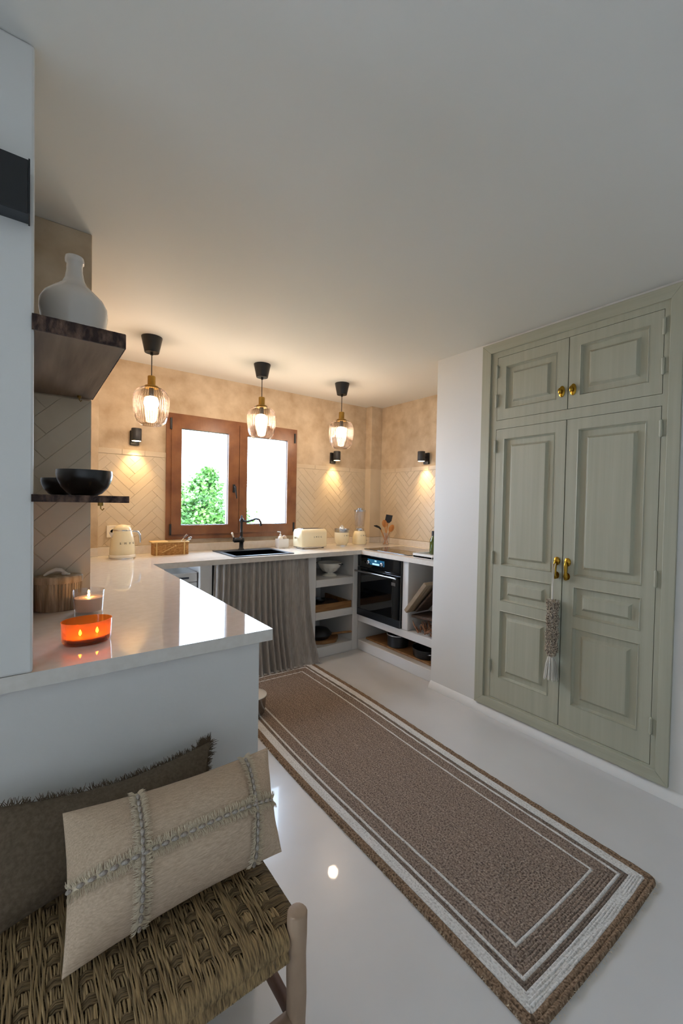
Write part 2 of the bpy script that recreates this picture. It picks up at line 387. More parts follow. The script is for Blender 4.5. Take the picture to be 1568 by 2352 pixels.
# countertop: one continuous U-shaped slab with sink cut-out
xs = [-.62, .2, .655, 1.265, 1.735, XS, XR]; ys = [1.25, 1.98, 2.072, YS, 3.03, 3.44, YB]
def ctf(i, j):
    if i == 0: return j == 0
    if i == 1: return True
    if j <= 1: return False
    if j == 2: return i == 5
    if i == 3 and j == 4: return False
    return True
xs2 = xs
def ctf2(i, j):
    x, y = (xs[i]+xs[i+1])/2, (ys[j]+ys[j+1])/2
    if 1.265 < x < 1.735 and 3.03 < y < 3.44: return False
    if x < .2: return y < 1.98
    if x < .655: return True
    if y > YS: return True
    return x > XS and y > 2.072
ct = thing('countertop', 'continuous glossy cream stone worktop wrapping around the kitchen', 'worktop', (.3, 1.6, ZC))
def L(o, t): o.matrix_parent_inverse = t.matrix_world.inverted(); return o
bpy.context.view_layer.update()
o = MB().cells(xs, ys, ctf2, ZC-.038, ZC, 'z').build('slab', M['stone'], ct, bev=.003); L(o, ct)
us = MB(); us.box(.405, 2.985, YB-.018, YB-.0001, ZC, .998).box(.2, .405, 3.517, 3.535, ZC, .998)
tag(us.build('worktop_upstand', M['stone'], bev=.002), 'low cream stone upstand along the window wall', 'upstand')
us = MB(); us.box(XR-.018, XR-.0001, 2.073, 3.475, ZC, .996).box(2.967, 2.985, 3.457, YB-.019, ZC, .996).box(2.985, XR-.018, 3.457, 3.475, ZC, .996)
tag(us.build('worktop_upstand', M['stone'], bev=.002), 'low cream stone upstand along the cooktop wall', 'upstand')

# ------------------------------------------------------------------ pendant lamps
def make_pendant():
    t = thing('pendant_lamp', 'ribbed glass pendant lamp', 'pendant lamp', group='ribbed glass pendants over the back worktop')
    MB().lathe([(.040, -.098), (.044, -.100), (.064, -.004), (.064, 0)], 40).build('canopy', M['black'], t, smooth=40)
    c = MB(); c.lathe([(.009, -.116), (.009, -.1)], 12); c.tube([(0, 0, -.10), (0, 0, -.27)], .0032, 8); c.build('cord', M['black'], t, smooth=40)
    s = MB(); s.lathe([(.024, -.318), (.0245, -.258), (.022, -.253), (.0, -.253)], 24); s.lathe([(.042, -.332), (.042, -.319), (.038, -.316), (.02, -.316)], 28)
    s.build('socket', M['sockbrass'], t, smooth=40)
    P = [(.040, -.326), (.062, -.334), (.088, -.350), (.104, -.378), (.109, -.410), (.107, -.45), (.102, -.49), (.097, -.520), (.086, -.55), (.066, -.568), (.056, -.574)]
    MB().lathe_open(P, 96).build('shade', M['rib'], t, smooth=80)
    rb_ = MB()                                                          # the moulded ribs are glass of their own thickness
    for k_ in range(40):
        a_ = 2*PI*k_/40; rb_.tube([(r*math.cos(a_), r*math.sin(a_), z) for r, z in P], .0030, 8)
    o_ = rb_.build('glass_ribs', M['rib'], t, smooth=80); o_['kind'] = 'stuff'
    b = MB(); b.sph((0, 0, -.428), .045, n=24, mm=16); b.build('bulb', M['bulb'], t, smooth=80)
    MB().lathe([(.014, -.395), (.016, -.330)], 16).build('bulb_cap', M['dsteel'], t, smooth=40)
    return t
p1 = make_pendant(); p1.location = (.640, 2.965, H); p1['label'] = 'ribbed glass pendant lamp nearest the walnut shelves'
p2 = dup(p1, (1.442, 2.99, H), 'ribbed glass pendant lamp hanging in front of the window, above the sink')
p3 = dup(p1, (2.222, 3.00, H), 'ribbed glass pendant lamp hanging between the window and the room corner')

# ------------------------------------------------------------------ wall spotlights
def spot(label, loc, rz, tilt=0):
    t = thing('wall_spotlight', label, 'wall light', loc, rz, 'black wall spotlights above the tiles')
    Bx(-.032, .032, -.022, 0, -.055, .055).build('backplate', M['black'], t, bev=.003)
    MB().tube([(0, -.02, .012), (0, -.06, .012)], .007, 10).build('arm', M['black'], t, smooth=40)
    MB().lathe([(.027, .0), (.035, -.002), (.036, .0), (.036, .088), (.034, .092), (0, .092)][1:], 28, (0, -.085, -.028)).build('head', M['blackp'], t, smooth=40)
    MB().lathe([(.031, -.0035), (.031, -.0025), (0.0001, -.0025)], 24, (0, -.085, -.028)).build('lens', M['lens'], t)
    d = bpy.data.lights.new('spot_beam', 'SPOT'); d.energy = SPOT_W; d.color = (1, .66, .30); d.spot_size = math.radians(80); d.spot_blend = .9; d.shadow_soft_size = .02
    o = bpy.data.objects.new('spot_beam', d); COL.objects.link(o); o.parent = t; o.location = (0, -.085, -.036); o.rotation_euler = (math.radians(12), 0, 0)
    return t
spot('black cylinder wall spotlight above the kettle', (.650, YB-.0, 1.835), 0)
spot('black cylinder wall spotlight above the toaster', (2.535, YB-.0, 1.83), 0)
spot('black cylinder wall spotlight above the cooktop wall', (XR-.0, 2.805, 1.815), -PI/2)

# ------------------------------------------------------------------ built-in cabinet
cab = thing('built_in_cabinet', 'tall grey-green painted built-in cupboard with four panelled doors', 'cupboard', (XW, 1.15, .055))
bpy.context.view_layer.update()
def C(mb, name, mt, parent=cab, bev=0, smooth=None):
    o = mb.build(name, mt, parent, bev=bev, smooth=smooth)
    if parent == cab: o.matrix_parent_inverse = cab.matrix_world.inverted()
    else: o.matrix_parent_inverse = Matrix()
    return o
fr = MB()
Y0, Y1, Zb, Zt = .617, 1.680, .055, 2.407; yi0, yi1, zi0, zi1 = .668, 1.617, .112, 2.346
xf = XW-.016
for q in ([(Y0, Zb), (yi0, zi0), (yi0, zi1), (Y0, Zt)], [(Y1, Zb), (Y1, Zt), (yi1, zi1), (yi1, zi0)]):
    fr.add([(xf, y, z) for y, z in q] + [(XW+.03, y, z) for y, z in q], [(0, 1, 2, 3), (4, 7, 6, 5), (0, 4, 5, 1), (1, 5, 6, 2), (2, 6, 7, 3), (3, 7, 4, 0)])
    C(fr, 'frame_stile', M['cab'], bev=.002); fr = MB()
for q in ([(Y0, Zb), (Y1, Zb), (yi1, zi0), (yi0, zi0)], [(Y0, Zt), (yi0, zi1), (yi1, zi1), (Y1, Zt)]):
    fr.add([(xf, y, z) for y, z in q] + [(XW+.03, y, z) for y, z in q], [(0, 1, 2, 3), (4, 7, 6, 5), (0, 4, 5, 1), (1, 5, 6, 2), (2, 6, 7, 3), (3, 7, 4, 0)])
    C(fr, 'frame_rail', M['cab_h'], bev=.002); fr = MB()
xd = XW-.002
inn = MB().cells([yi0-.01, .693, 1.575, yi1+.01], [zi0-.01, .122, 1.853, 1.909, 2.311, zi1+.01], lambda i, j: not (i == 1 and j in (1, 3)), xd, xd+.035, 'x')
C(inn, 'inner_frame', M['cab'])
C(Bx(XW+.30, XW+.315, .65, 1.65, .09, 2.37), 'back_panel', M['cab'])
def panel(y0, y1, z0, z1, parent):
    """moulded edge sinking in, then a raised field"""
    rings = [(0, 0), (.004, -.003), (.009, .011), (.013, .016), (.040, .016), (.044, .0145), (.054, .003), (.056, .0015)]
    vs = []; fs = []
    for d, x in rings: vs += [(xd+x, y0+d, z0+d), (xd+x, y1-d, z0+d), (xd+x, y1-d, z1-d), (xd+x, y0+d, z1-d)]
    for r in range(len(rings)-1):
        for k in range(4): fs.append((r*4+k, r*4+(k+1) % 4, (r+1)*4+(k+1) % 4, (r+1)*4+k))
    e = (len(rings)-1)*4; fs.append((e, e+1, e+2, e+3))
    o = MB().add(vs, fs).build('panel', M['cab'], parent); return o
def door(y0, y1, z0, z1, pans):
    g = .0026; us_ = [y0+g] + [pans[0][0], pans[0][1]] + [y1-g]
    vs_ = [z0+g]
    for p in sorted(pans, key=lambda p: p[2]): vs_ += [p[2], p[3]]
    vs_ += [z1-g]
    o = MB().cells(us_, vs_, lambda i, j: not (i == 1 and j % 2 == 1), xd, xd+.03, 'x').build('door', M['cab'], cab)
    o.matrix_parent_inverse = cab.matrix_world.inverted()
    for p in pans: panel(*p, o)
    return o
dUL = door(1.131, 1.575, 1.909, 2.311, [(1.196, 1.517, 1.973, 2.246)])
dUR = door(.693, 1.131, 1.909, 2.311, [(.751, 1.072, 1.973, 2.252)])
dLL = door(1.133, 1.575, .122, 1.853, [(1.196, 1.518, .985, 1.79), (1.196, 1.518, .757, .921), (1.196, 1.518, .263, .698)])
dLR = door(.693, 1.133, .122, 1.853, [(.751, 1.072, .981, 1.792), (.751, 1.072, .757, .924), (.751, 1.072, .263, .698)])
for y, z, d in ((1.574, 2.221, dUL), (1.574, 2.035, dUL), (1.574, 1.744, dLL), (1.574, 1.031, dLL), (1.574, .327, dLL),
             (.693, 2.228, dUR), (.693, 2.04, dUR), (.693, 1.746, dLR), (.693, 1.027, dLR), (.693, .316, dLR)):
    hb = MB().tube([(xd-.006, y, z-.042), (xd-.006, y, z-.0415), (xd-.006, y, z-.036), (xd-.006, y, z+.036), (xd-.006, y, z+.042)], [.002, .005, .0075, .0075, .002], 12)
    sgn = -1 if y < 1 else 1
    hb.box(xd-.0015, xd+.001, y, y+sgn*.022, z-.032, z+.032)
    hb.build('hinge', M['cab'], d, smooth=40)
for y, d in ((1.164, dUL), (1.103, dUR)):
    k = MB().lathe([(.0001, 0), (.020, 0), (.020, .003), (.014, .007), (.0001, .008)], 24, mtx=T(xd, y, 2.014) @ Ry(-PI/2) @ Matrix.Diagonal((1.6, .85, 1, 1)))
    k.lathe([(.006, .006), (.006, .016), (.013, .022), (.013, .028), (.006, .033), (.0001, .034)], 16, mtx=T(xd, y, 2.014) @ Ry(-PI/2) @ Matrix.Diagonal((1.25, .8, 1, 1)))
    k.build('knob', M['brass'], d, smooth=50)
for y, d in ((1.164, dLL), (1.105, dLR)):
    k = MB().lathe([(.0001, 0), (.019, 0), (.019, .004), (.013, .009), (.0001, .010)], 24, mtx=T(xd, y, 1.055) @ Ry(-PI/2) @ Matrix.Diagonal((1.25, .95, 1, 1)))
    k.lathe([(.0001, 0), (.017, 0), (.017, .003), (.0001, .005)], 24, mtx=T(xd, y, .975) @ Ry(-PI/2) @ Matrix.Diagonal((1.2, .9, 1, 1)))
    k.tube([(xd-.004, y, 1.05), (xd-.022, y, 1.05)], .005, 10)
    k.tube([(xd-.02, y, 1.056), (xd-.022, y, 1.035), (xd-.02, y, 1.0), (xd-.018, y, .975), (xd-.017, y, .958), (xd-.017, y, .954)], [.006, .011, .008, .014, .009, .003], 14)
    k.build('drop_handle', M['brass'], d, smooth=50)

# tassel hanging on the cupboard handle
ts = thing('shell_tassel', 'hanging shell-covered tassel with white cotton fringe on the cupboard handle', 'tassel', (XW-.03, 1.164, 1.045))
MB().tube([(.008, .006, -.002), (-.004, .006, -.004), (-.008, .004, -.03), (-.010, .004, -.12), (-.012, .0, -.21)], .0022, 6).tube([(.008, -.006, -.002), (-.004, -.006, -.004), (-.008, -.004, -.03), (-.010, .0, -.12), (-.012, .0, -.21)], .0022, 6).tube([(-.010, .002, -.13), (-.012, 0, -.215)], .0045, 6).build('cord', M['cotton'], ts, smooth=60)
core = MB().lathe([(.008, -.205), (.024, -.215), (.026, -.3), (.026, -.5), (.02, -.525), (.01, -.53)], 16, (-.012, -.003, 0)); core.build('core', M['shellt'], ts, smooth=50)
sh = MB(); r_ = random.Random(3)
for i in range(26):
    for k in range(13):
        a = 2*PI*(k+.5*(i % 2))/13 + r_.uniform(-.1, .1); z = -.214-.0122*i
        rr = .028 + .003*math.sin(i*.9) - (.006 if i > 23 else 0)
        sh.sph((0, 0, 0), .0042, .0032, .0095, 6, 4, mtx=T(-.012+rr*math.cos(a), -.003+rr*math.sin(a), z) @ Rz(a) @ Ry(r_.uniform(.15, .8)))
o = sh.build('shell_cover', M['shellt'], ts, smooth=60); o['kind'] = 'stuff'
sh = MB()
for k in range(90):
    a = r_.uniform(0, 2*PI); r0 = .014*math.sqrt(r_.random()); r1 = r0*2.3+r_.uniform(.0, .012); l = r_.uniform(.118, .142)
    sh.tube([(-.012+r0*math.cos(a), -.003+r0*math.sin(a), -.522), (-.012+(r0+r1)*.55*math.cos(a), -.003+(r0+r1)*.55*math.sin(a), -.57), (-.012+r1*math.cos(a), -.003+r1*math.sin(a), -.522-l)], .0019, 4)
o = sh.build('cotton_fringe', M['cotton'], ts, smooth=60); o['kind'] = 'stuff'

# ------------------------------------------------------------------ walnut shelves and what stands on them
def shelf(name, label, z0, z1, xe, y0=1.243):
    t = thing(name, label, 'shelf', (.1, 1.6, z0)); bpy.context.view_layer.update()
    o = Bx(.008, xe, y0+.004, 1.974, z0, z1).build('board', M['shelfunder'], t, bev=.002); L(o, t)
    e = MB(); n = 40; rr = random.Random(int(z0*100)); vs = []; fs = []
    for i in range(n+1):
        x = .0035+(xe-.0035)*i/n
        for z, d in ((z0, .0), (z0+(z1-z0)*.3, .003), (z0+(z1-z0)*.7, .003), (z1, 0)): vs.append((x, y0-d-rr.uniform(0, .002), z))
        vs += [(x, y0+.005, z1), (x, y0+.005, z0)]
    for i in range(n):
        for k in range(6): fs.append((i*6+k, i*6+(k+1) % 6, (i+1)*6+(k+1) % 6, (i+1)*6+k))
    fs += [tuple(range(6)), tuple(n*6+k for k in range(5, -1, -1))]
    L(e.add(vs, fs).build('live_edge', M['bark'], t), t)
    Bx(xe-.0005, xe+.002, y0+.004, 1.974, z0, z1).build('edge_strip', M['bark'], t).matrix_parent_inverse = t.matrix_world.inverted()
    return t
shelf('wall_shelf', 'thick dark walnut shelf with rough front edge under the white vase', 1.760, 1.797, .203)
shelf('wall_shelf', 'thin dark walnut shelf holding the black bowls', 1.350, 1.368, .214)
for i, (z0, xx) in enumerate(((1.748, .155), (1.338, .155))):
    hk = thing('cup_hook', ('small brass hook under the thick walnut shelf', 'small brass hook under the thin walnut shelf')[i], 'hook', (xx, 1.93 if i == 0 else 1.30, z0))
    MB().lathe([(.007, .003), (.007, .012)], 12).tube([(0, 0, .004), (0, 0, -.004), (.004, 0, -.009), (.008, 0, -.004)], .0018, 6).build('hook', M['sockbrass'], hk, smooth=50)
v = MB().lathe([(.055, 0), (.062, .003), (.068, .02), (.082, .08), (.0895, .125), (.088, .148), (.078, .168), (.058, .188), (.036, .207), (.026, .225), (.0215, .25), (.0205, .272), (.0245, .275), (.0255, .283), (.024, .292), (.017, .293), (.015, .28), (.014, .25)], 56)
o = v.build('demijohn_vase', M['vase'], smooth=60, loc=(.108, 1.52, 1.797)); tag(o, 'white glazed demijohn vase with narrow neck on the thick walnut shelf', 'vase')
def bowl(r, h, n=44):
    P = []
    for i in range(11):
        a = i/10*1.22; P.append((r*math.sin(a+.32)/math.sin(1.54) if i else .001, 0))
    pr_ = [(.001, 0), (r*.42, 0), (r*.62, h*.10), (r*.83, h*.33), (r*.96, h*.62), (r, h*.82), (r*.985, h), (r*.95, h), (r*.93, h*.7), (r*.78, h*.33), (r*.5, h*.12), (.001, h*.08)]
    return MB().lathe(pr_, n)
o = bowl(.071, .073).build('coconut_bowl', M['coco'], smooth=50, loc=(.129, 1.42, 1.368)); tag(o, 'larger black coconut-shell bowl on the thin walnut shelf', 'bowl')
o = bowl(.050, .052).build('coconut_bowl', M['coco'], smooth=50, loc=(.076, 1.545, 1.368)); tag(o, 'smaller black coconut-shell bowl behind the larger one', 'bowl')

# lidded basket
bk = thing('lidded_basket', 'grey rattan basket with lid and knotted rope handle beside the wall', 'basket', (.089, 1.915, ZC))
bm_ = MB()
bm_.lathe([(.066, 0), (.072, .006), (.074, .05), (.076, .105), (.0, .105)], 44, sy=.72); bm_.build('body', M['basket'], bk, smooth=40)
rb = MB()
for k in range(44):
    a = 2*PI*k/44; rb.tube([(.073*math.cos(a), .073*.72*math.sin(a), .004), (.0755*math.cos(a), .0755*.72*math.sin(a), .055), (.077*math.cos(a), .077*.72*math.sin(a), .105)], .0022, 5)
o = rb.build('stakes', M['basket'], bk, smooth=60); o['kind'] = 'stuff'
MB().lathe([(.079, .104), (.081, .108), (.081, .126), (.077, .13), (0, .131)], 44, sy=.72).build('lid', M['basket'], bk, smooth=40)
kn = MB(); kn.tube([(-.045, 0, .131), (-.03, 0, .143), (-.008, .0, .152), (.008, 0, .149), (.022, 0, .137), (.034, 0, .132)], [.004, .007, .008, .008, .006, .003], 8); kn.sph((.018, -.004, .137), .009)
kn.tube([(.018, -.004, .137), (.03, -.01, .133), (.036, -.004, .134)], .004, 6)
kn.build('rope_handle', M['cotton'], bk, smooth=60)

# candles
cj = thing('candle_jar', 'clear glass jar holding a lit pinkish candle beside the basket', 'candle', (.178, 1.80, ZC))
MB().lathe_open([(.044, .0), (.046, .003), (.051, .085), (.0525, .086), (.049, .086), (.0445, .010), (.001, .008)], 48).build('glass', M['jarglass'], cj, smooth=50)
MB().lathe([(.001, .009), (.0435, .011), (.0468, .058), (.044, .0585), (.001, .0575)], 40).build('wax', M['wax'], cj, smooth=40)
MB().tube([(0, 0, .057), (.001, 0, .066)], .001, 5).build('wick', M['black'], cj)
MB().lathe([(.001, .060), (.0035, .063), (.0042, .066), (.0025, .071), (.0003, .075)], 12).build('flame', M['flame'], cj, smooth=80)
ca = thing('amber_candle_bowl', 'oval amber glass candle bowl with two glowing wicks on the peninsula', 'candle', (.138, 1.437, ZC), .12)
def oval(P, n=56): 
    q = MB(); q.lathe_open(P, n)
    q.v = [(x, y*.80, z) for x, y, z in q.v]; return q
oval([(.001, .0), (.054, 0), (.061, .003), (.064, .012), (.066, .064), (.0665, .066), (.064, .066), (.0605, .016), (.054, .010), (.001, .009)]).build('glass', M['amber'], ca, smooth=50)
q = MB().lathe([(.001, .011), (.053, .012), (.0585, .016), (.0595, .021), (.057, .0215), (.001, .0205)], 48); q.v = [(x, y*.79, z) for x, y, z in q.v]; q.build('wax', M['waxo'], ca, smooth=40)
for sx_ in (-.02, .024):
    MB().tube([(sx_, 0, .020), (sx_, 0, .026)], .001, 5).build('wick', M['black'], ca)
    MB().lathe([(.0005, .024), (.0035, .028), (.0042, .032), (.0028, .037), (.0003, .042)], 12, (sx_, -.012, 0)).build('flame', M['flame'], ca, smooth=80)

# black wall unit, high on the column
ac = thing('wall_box_unit', 'flat black box unit mounted high on the white wall', 'wall unit', (-.25, 1.25, 2.0)); 
Bx(-.35, .246, -.055, -.05, .0, .119).build('front_panel', M['black'], ac, bev=.001)
Bx(.246, .2495, -.056, 0, -.0, .122).build('side_panel', M['black'], ac, bev=.001)
Bx(-.35, .246, -.05, 0, .114, .119).build('top_panel', M['black'], ac)
Bx(-.35, .246, -.05, 0, .004, .008).build('bottom_grille', M['dsteel'], ac)

# ------------------------------------------------------------------ lettering helper
_fc = bpy.data.curves.new('type', 'FONT'); _fc.extrude = .0006; _fc.resolution_u = 3; _fc.align_x = 'CENTER'
_fo = bpy.data.objects.new('type', _fc)
def letter(ch, size):
    _fc.body = ch; _fc.size = size; COL.objects.link(_fo)
    bpy.context.view_layer.update()
    dg = bpy.context.evaluated_depsgraph_get(); me = _fo.evaluated_get(dg).to_mesh()
    r = ([v.co.copy() for v in me.vertices], [tuple(p.vertices) for p in me.polygons]); _fo.evaluated_get(dg).to_mesh_clear()
    COL.objects.unlink(_fo); return r
def word(text, size, place, parent, mt, step):
    for i, ch in enumerate(text):
        vs, fs = letter(ch, size); tm = place((i-(len(text)-1)/2)*step)
        MB().add([tm @ v for v in vs], fs).build('letter', mt, parent)
def on_cyl(r, z, a0):   # letters standing on a cylinder facing angle a0 from -Y
    return lambda s: Rz(a0 + s/r) @ T(0, -r, z) @ Rx(PI/2)

# ------------------------------------------------------------------ kettle
k = thing('kettle', 'cream retro electric kettle with chrome handle in front of the socket', 'kettle', (.540, 3.36, ZC), .15)
MB().lathe([(.088, .008), (.088, .02), (.084, .026), (.083, .028)], 40).build('base_ring', M['creamw'], k, smooth=40)
MB().lathe([(.086, .0), (.086, .009), (.05, .009)], 40).build('foot', M['chrome'], k, smooth=40)
MB().lathe([(.081, .028), (.083, .032), (.082, .07), (.077, .12), (.070, .165), (.064, .19), (.061, .198), (.05, .2)], 44).build('body', M['cream'], k, smooth=50)
MB().lathe([(.0615, .198), (.062, .203), (.060, .206)], 40).build('lid_ring', M['chrome'], k, smooth=40)
MB().lathe([(.060, .204), (.057, .216), (.048, .229), (.032, .238), (.012, .242), (.0001, .2425)], 40).build('lid', M['cream'], k, smooth=60)
MB().tube([(.062, 0, .188), (.085, 0, .192), (.103, 0, .186), (.116, 0, .165), (.121, 0, .13), (.121, 0, .105)], [.008, .009, .010, .010, .009, .007], 12).build('handle', M['chrome'], k, smooth=60)
sp = MB().add([(-.058, -.022, .186), (-.058, .022, .186), (-.092, 0, .188), (-.071, -.016, .150), (-.071, .016, .150), (-.074, 0, .148)], [(0, 2, 5, 3), (1, 4, 5, 2), (0, 3, 4, 1), (0, 1, 2), (3, 5, 4)])
sp.build('spout', M['chrome'], k)
word('SMEG', .020, on_cyl(.0815, .105, .12), k, M['dsteel'], .032)

# double wall socket behind the kettle
so = thing('wall_socket', 'cream double wall socket plate behind the kettle', 'socket', (.545, YB-.0105, 1.115))
Bx(-.082, .082, -.010, 0, -.045, .045).build('plate', M['creamw'], so, bev=.003)
for x in (-.04, .04): MB().lathe([(.021, 0), (.021, .003), (.017, .003), (.016, -.004), (.0001, -.004)], 24, mtx=T(x, -.010, 0) @ Rx(PI/2)).build('socket_face', M['creamw'], so, smooth=30)

# ------------------------------------------------------------------ rattan cutlery box with cutlery
bx = thing('cutlery_box', 'woven cane cutlery box on the worktop under the window corner', 'basket', (.885, 3.425, ZC), -.03)
MB().box(-.128, .128, -.05, .05, 0, .004).box(-.128, .128, -.05, -.046, .004, .095).box(-.128, .128, .046, .05, .004, .095).box(-.128, -.124, -.046, .046, .004, .095).box(.124, .128, -.046, .046, .004, .095).build('body', M['wick'], bx)
MB().box(-.143, -.02, -.058, .058, .095, .106).build('lid', M['wickl'], bx, bev=.004)
MB().box(-.02, .135, -.056, -.044, .095, .104).box(-.02, .135, .044, .056, .095, .104).box(.123, .135, -.044, .044, .095, .104).build('rim', M['wickl'], bx, bev=.003)
for x in (-.108, .095): MB().tube([(x, -.053, 0), (x, -.053, .096)], .005, 8).build('post', M['wickl'], bx, smooth=50)
MB().tube([(-.07, -.053, .02), (.02, -.053, .065)], .0025, 6).sph((.03, -.053, .069), .006).build('latch', M['wickl'], bx, smooth=50)
for i, (x, y, a, l, kind) in enumerate(((.05, -.01, .95, .10, 0), (.085, .01, 1.15, .085, 1), (.075, .02, .7, .085, 2))):
    c = thing('cutlery_piece', ('steel knife with pale handle poking out of the cane box', 'steel spoon poking out of the cane box', 'steel fork poking out of the cane box')[i], 'cutlery', (.885+x, 3.425+y, ZC+.09))
    d = Vector((math.sin(a), -.15, math.cos(a)))
    MB().tube([(0, 0, -.03), tuple(d*l*.6)], [.003, .0035], 8).build('handle', M['creamw'] if kind == 0 else M['steel'], c, smooth=50)
    tip = MB()
    if kind == 1: tip.sph(tuple(d*l*.85), .013, .006, .02, 10, 8, mtx=Ry(a))
    elif kind == 0: tip.box(-.0015, .0015, -.008, .008, l*.55, l, mtx=Ry(a))
    else:
        for s_ in (-.006, 0, .006): tip.tube([tuple(d*l*.6 + Vector((0, s_, 0))), tuple(d*l + Vector((0, s_, 0)))], .0014, 5)
    tip.build('tip', M['steel'], c, smooth=50)

# ------------------------------------------------------------------ sink and tap
sk = thing('sink', 'black composite inset sink with wide rim', 'sink', (1.5, 3.235, ZC))
sx0, sx1, sy0, sy1 = -.262, .262, -.232, .232
MB().cells([sx0, -.225, .225, sx1], [sy0, -.195, .11, sy1], lambda i, j: not (i == 1 and j == 1), .0002, .006, 'z').build('rim', M['black'], sk, bev=.003)
MB().box(-.226, -.222, -.196, .111, -.18, .001).box(.222, .226, -.196, .111, -.18, .001).box(-.222, .222, -.196, -.192, -.18, .001).box(-.222, .222, .107, .111, -.18, .001).box(-.226, .226, -.196, .111, -.186, -.18).build('basin', M['blackg'], sk)
MB().lathe([(.03, -.179), (.03, -.176), (.001, -.176)], 20, (0, -.04, 0)).build('drain', M['steel'], sk)
fa = thing('kitchen_tap', 'black swan-neck kitchen tap with white ceramic lever tip', 'tap', (1.478, 3.425, ZC+.006))
MB().lathe([(.026, 0), (.026, .006), (.019, .012), (.018, .06), (.024, .068), (.026, .085), (.024, .10), (.016, .108), (.012, .118), (.011, .15), (.014, .155), (.011, .16), (.0105, .235), (.017, .242), (.018, .262), (.012, .272), (.006, .28), (.008, .29), (.002, .302)], 24).build('column', M['black'], fa, smooth=50)
MB().tube([(-.01, -.01, .085), (-.075, -.03, .085), (-.085, -.033, .085)], [.02, .019, .012], 16).build('valve', M['black'], fa, smooth=50)
MB().tube([(.005, -.01, .250), (.035, -.05, .247), (.055, -.085, .258), (.075, -.12, .272), (.092, -.15, .268), (.10, -.165, .245), (.102, -.17, .215)], [.008, .0085, .009, .009, .009, .009, .0105], 12).build('spout', M['black'], fa, smooth=60)
lv = MB().tube([(-.078, -.031, .095), (-.088, -.035, .118)], [.007, .006], 10).build('lever', M['black'], fa, smooth=50)
MB().tube([(-.087, -.035, .114), (-.093, -.037, .128), (-.101, -.040, .150), (-.103, -.041, .154)], [.006, .0075, .009, .004], 12).build('lever_tip', M['creamw'], lv, smooth=60)

# soap caddy
sc = thing('soap_caddy', 'white ceramic sink caddy beside the sink', 'caddy', (1.885, 3.44, ZC), .0)
MB().cells([-.052, -.045, .045, .052], [-.035, -.028, .028, .035], lambda i, j: not (i == 1 and j == 1), .005, .085, 'z').box(-.052, .052, -.035, .035, 0, .006).build('holder', M['white'], sc, bev=.003)
sd = thing('soap_dispenser', 'soap bottle with white pump standing in the sink caddy', 'dispenser', (1.868, 3.44, ZC+.0065))
MB().lathe([(.022, 0), (.023, .004), (.023, .085), (.018, .10), (.008, .106)], 24).build('bottle', M['creamw'], sd, smooth=50)
MB().lathe([(.010, .104), (.010, .118), (.004, .12), (.004, .142), (.001, .142)], 14).tube([(.0, 0, .142), (-.035, -.004, .146)], [.005, .0035], 8).build('pump', M['white'], sd, smooth=50)
o = MB().sph((0, 0, 0), .024, .02, .03, 16, 10).build('soap_stone', M['soap'], smooth=80, loc=(1.908, 3.44, ZC+.0875)); tag(o, 'pinkish brown sponge lying in the sink caddy', 'sponge')
Bx(-.02, .02, -.018, .018, -.082, -.02).build('sponge_body', M['soap'], o, bev=.004)

# ------------------------------------------------------------------ toaster, juicer, blender
t = thing('toaster', 'cream retro two-slice toaster under the wall spotlight', 'toaster', (2.125, 3.33, ZC), .04)
def rbox(w, d, z0, z1, r, top=.03, seg=6):
    """rounded body: profile rounded at the top along its length"""
    P = [(-d, z0)] + [(-d+top-top*math.cos(a), z1-top+top*math.sin(a)) for a in [PI/2*i/seg for i in range(seg+1)]]
    P = P + [(-y, z) for y, z in reversed(P)]
    n = len(P); xs_ = [(-w, .9), (-w+.004, .955), (-w+.014, 1), (w-.014, 1), (w-.004, .955), (w, .9)]
    vs = [(x, y*s_, z0+(z-z0)*(s_*.5+.5)) for x, s_ in xs_ for y, z in P]
    fs = [(i*n+k, i*n+(k+1) % n, (i+1)*n+(k+1) % n, (i+1)*n+k) for i in range(len(xs_)-1) for k in range(n)] + [tuple(range(n)), tuple((len(xs_)-1)*n+k for k in range(n-1, -1, -1))]
    return MB().add(vs, fs)
rbox(.142, .080, .018, .180, .02, .035).build('body', M['cream'], t, smooth=45)
Bx(-.138, .138, -.076, .076, .006, .019).build('plinth', M['chrome'], t, bev=.004)
Bx(-.115, .115, -.045, .045, .178, .184).build('top_plate', M['chrome'], t, bev=.002)
for y in (-.022, .022): Bx(-.1, .1, y-.009, y+.009, .1838, .1848).build('slot_shade_strip', M['dsteel'], t)  # flat dark metal strips stand in for the shade inside the slots
for x in (-.11, .11):
    for y in (-.05, .05): MB().lathe([(.012, 0), (.012, .008)], 12, (x, y, 0)).build('foot', M['blackp'], t)
MB().tube([(-.142, 0, .10), (-.158, 0, .10)], .006, 8).box(-.166, -.156, -.014, .014, .092, .108).build('lever', M['chrome'], t)
word('SMEG', .020, lambda s: T(.03+s, -.0805, .10) @ Rx(PI/2), t, M['dsteel'], .026)

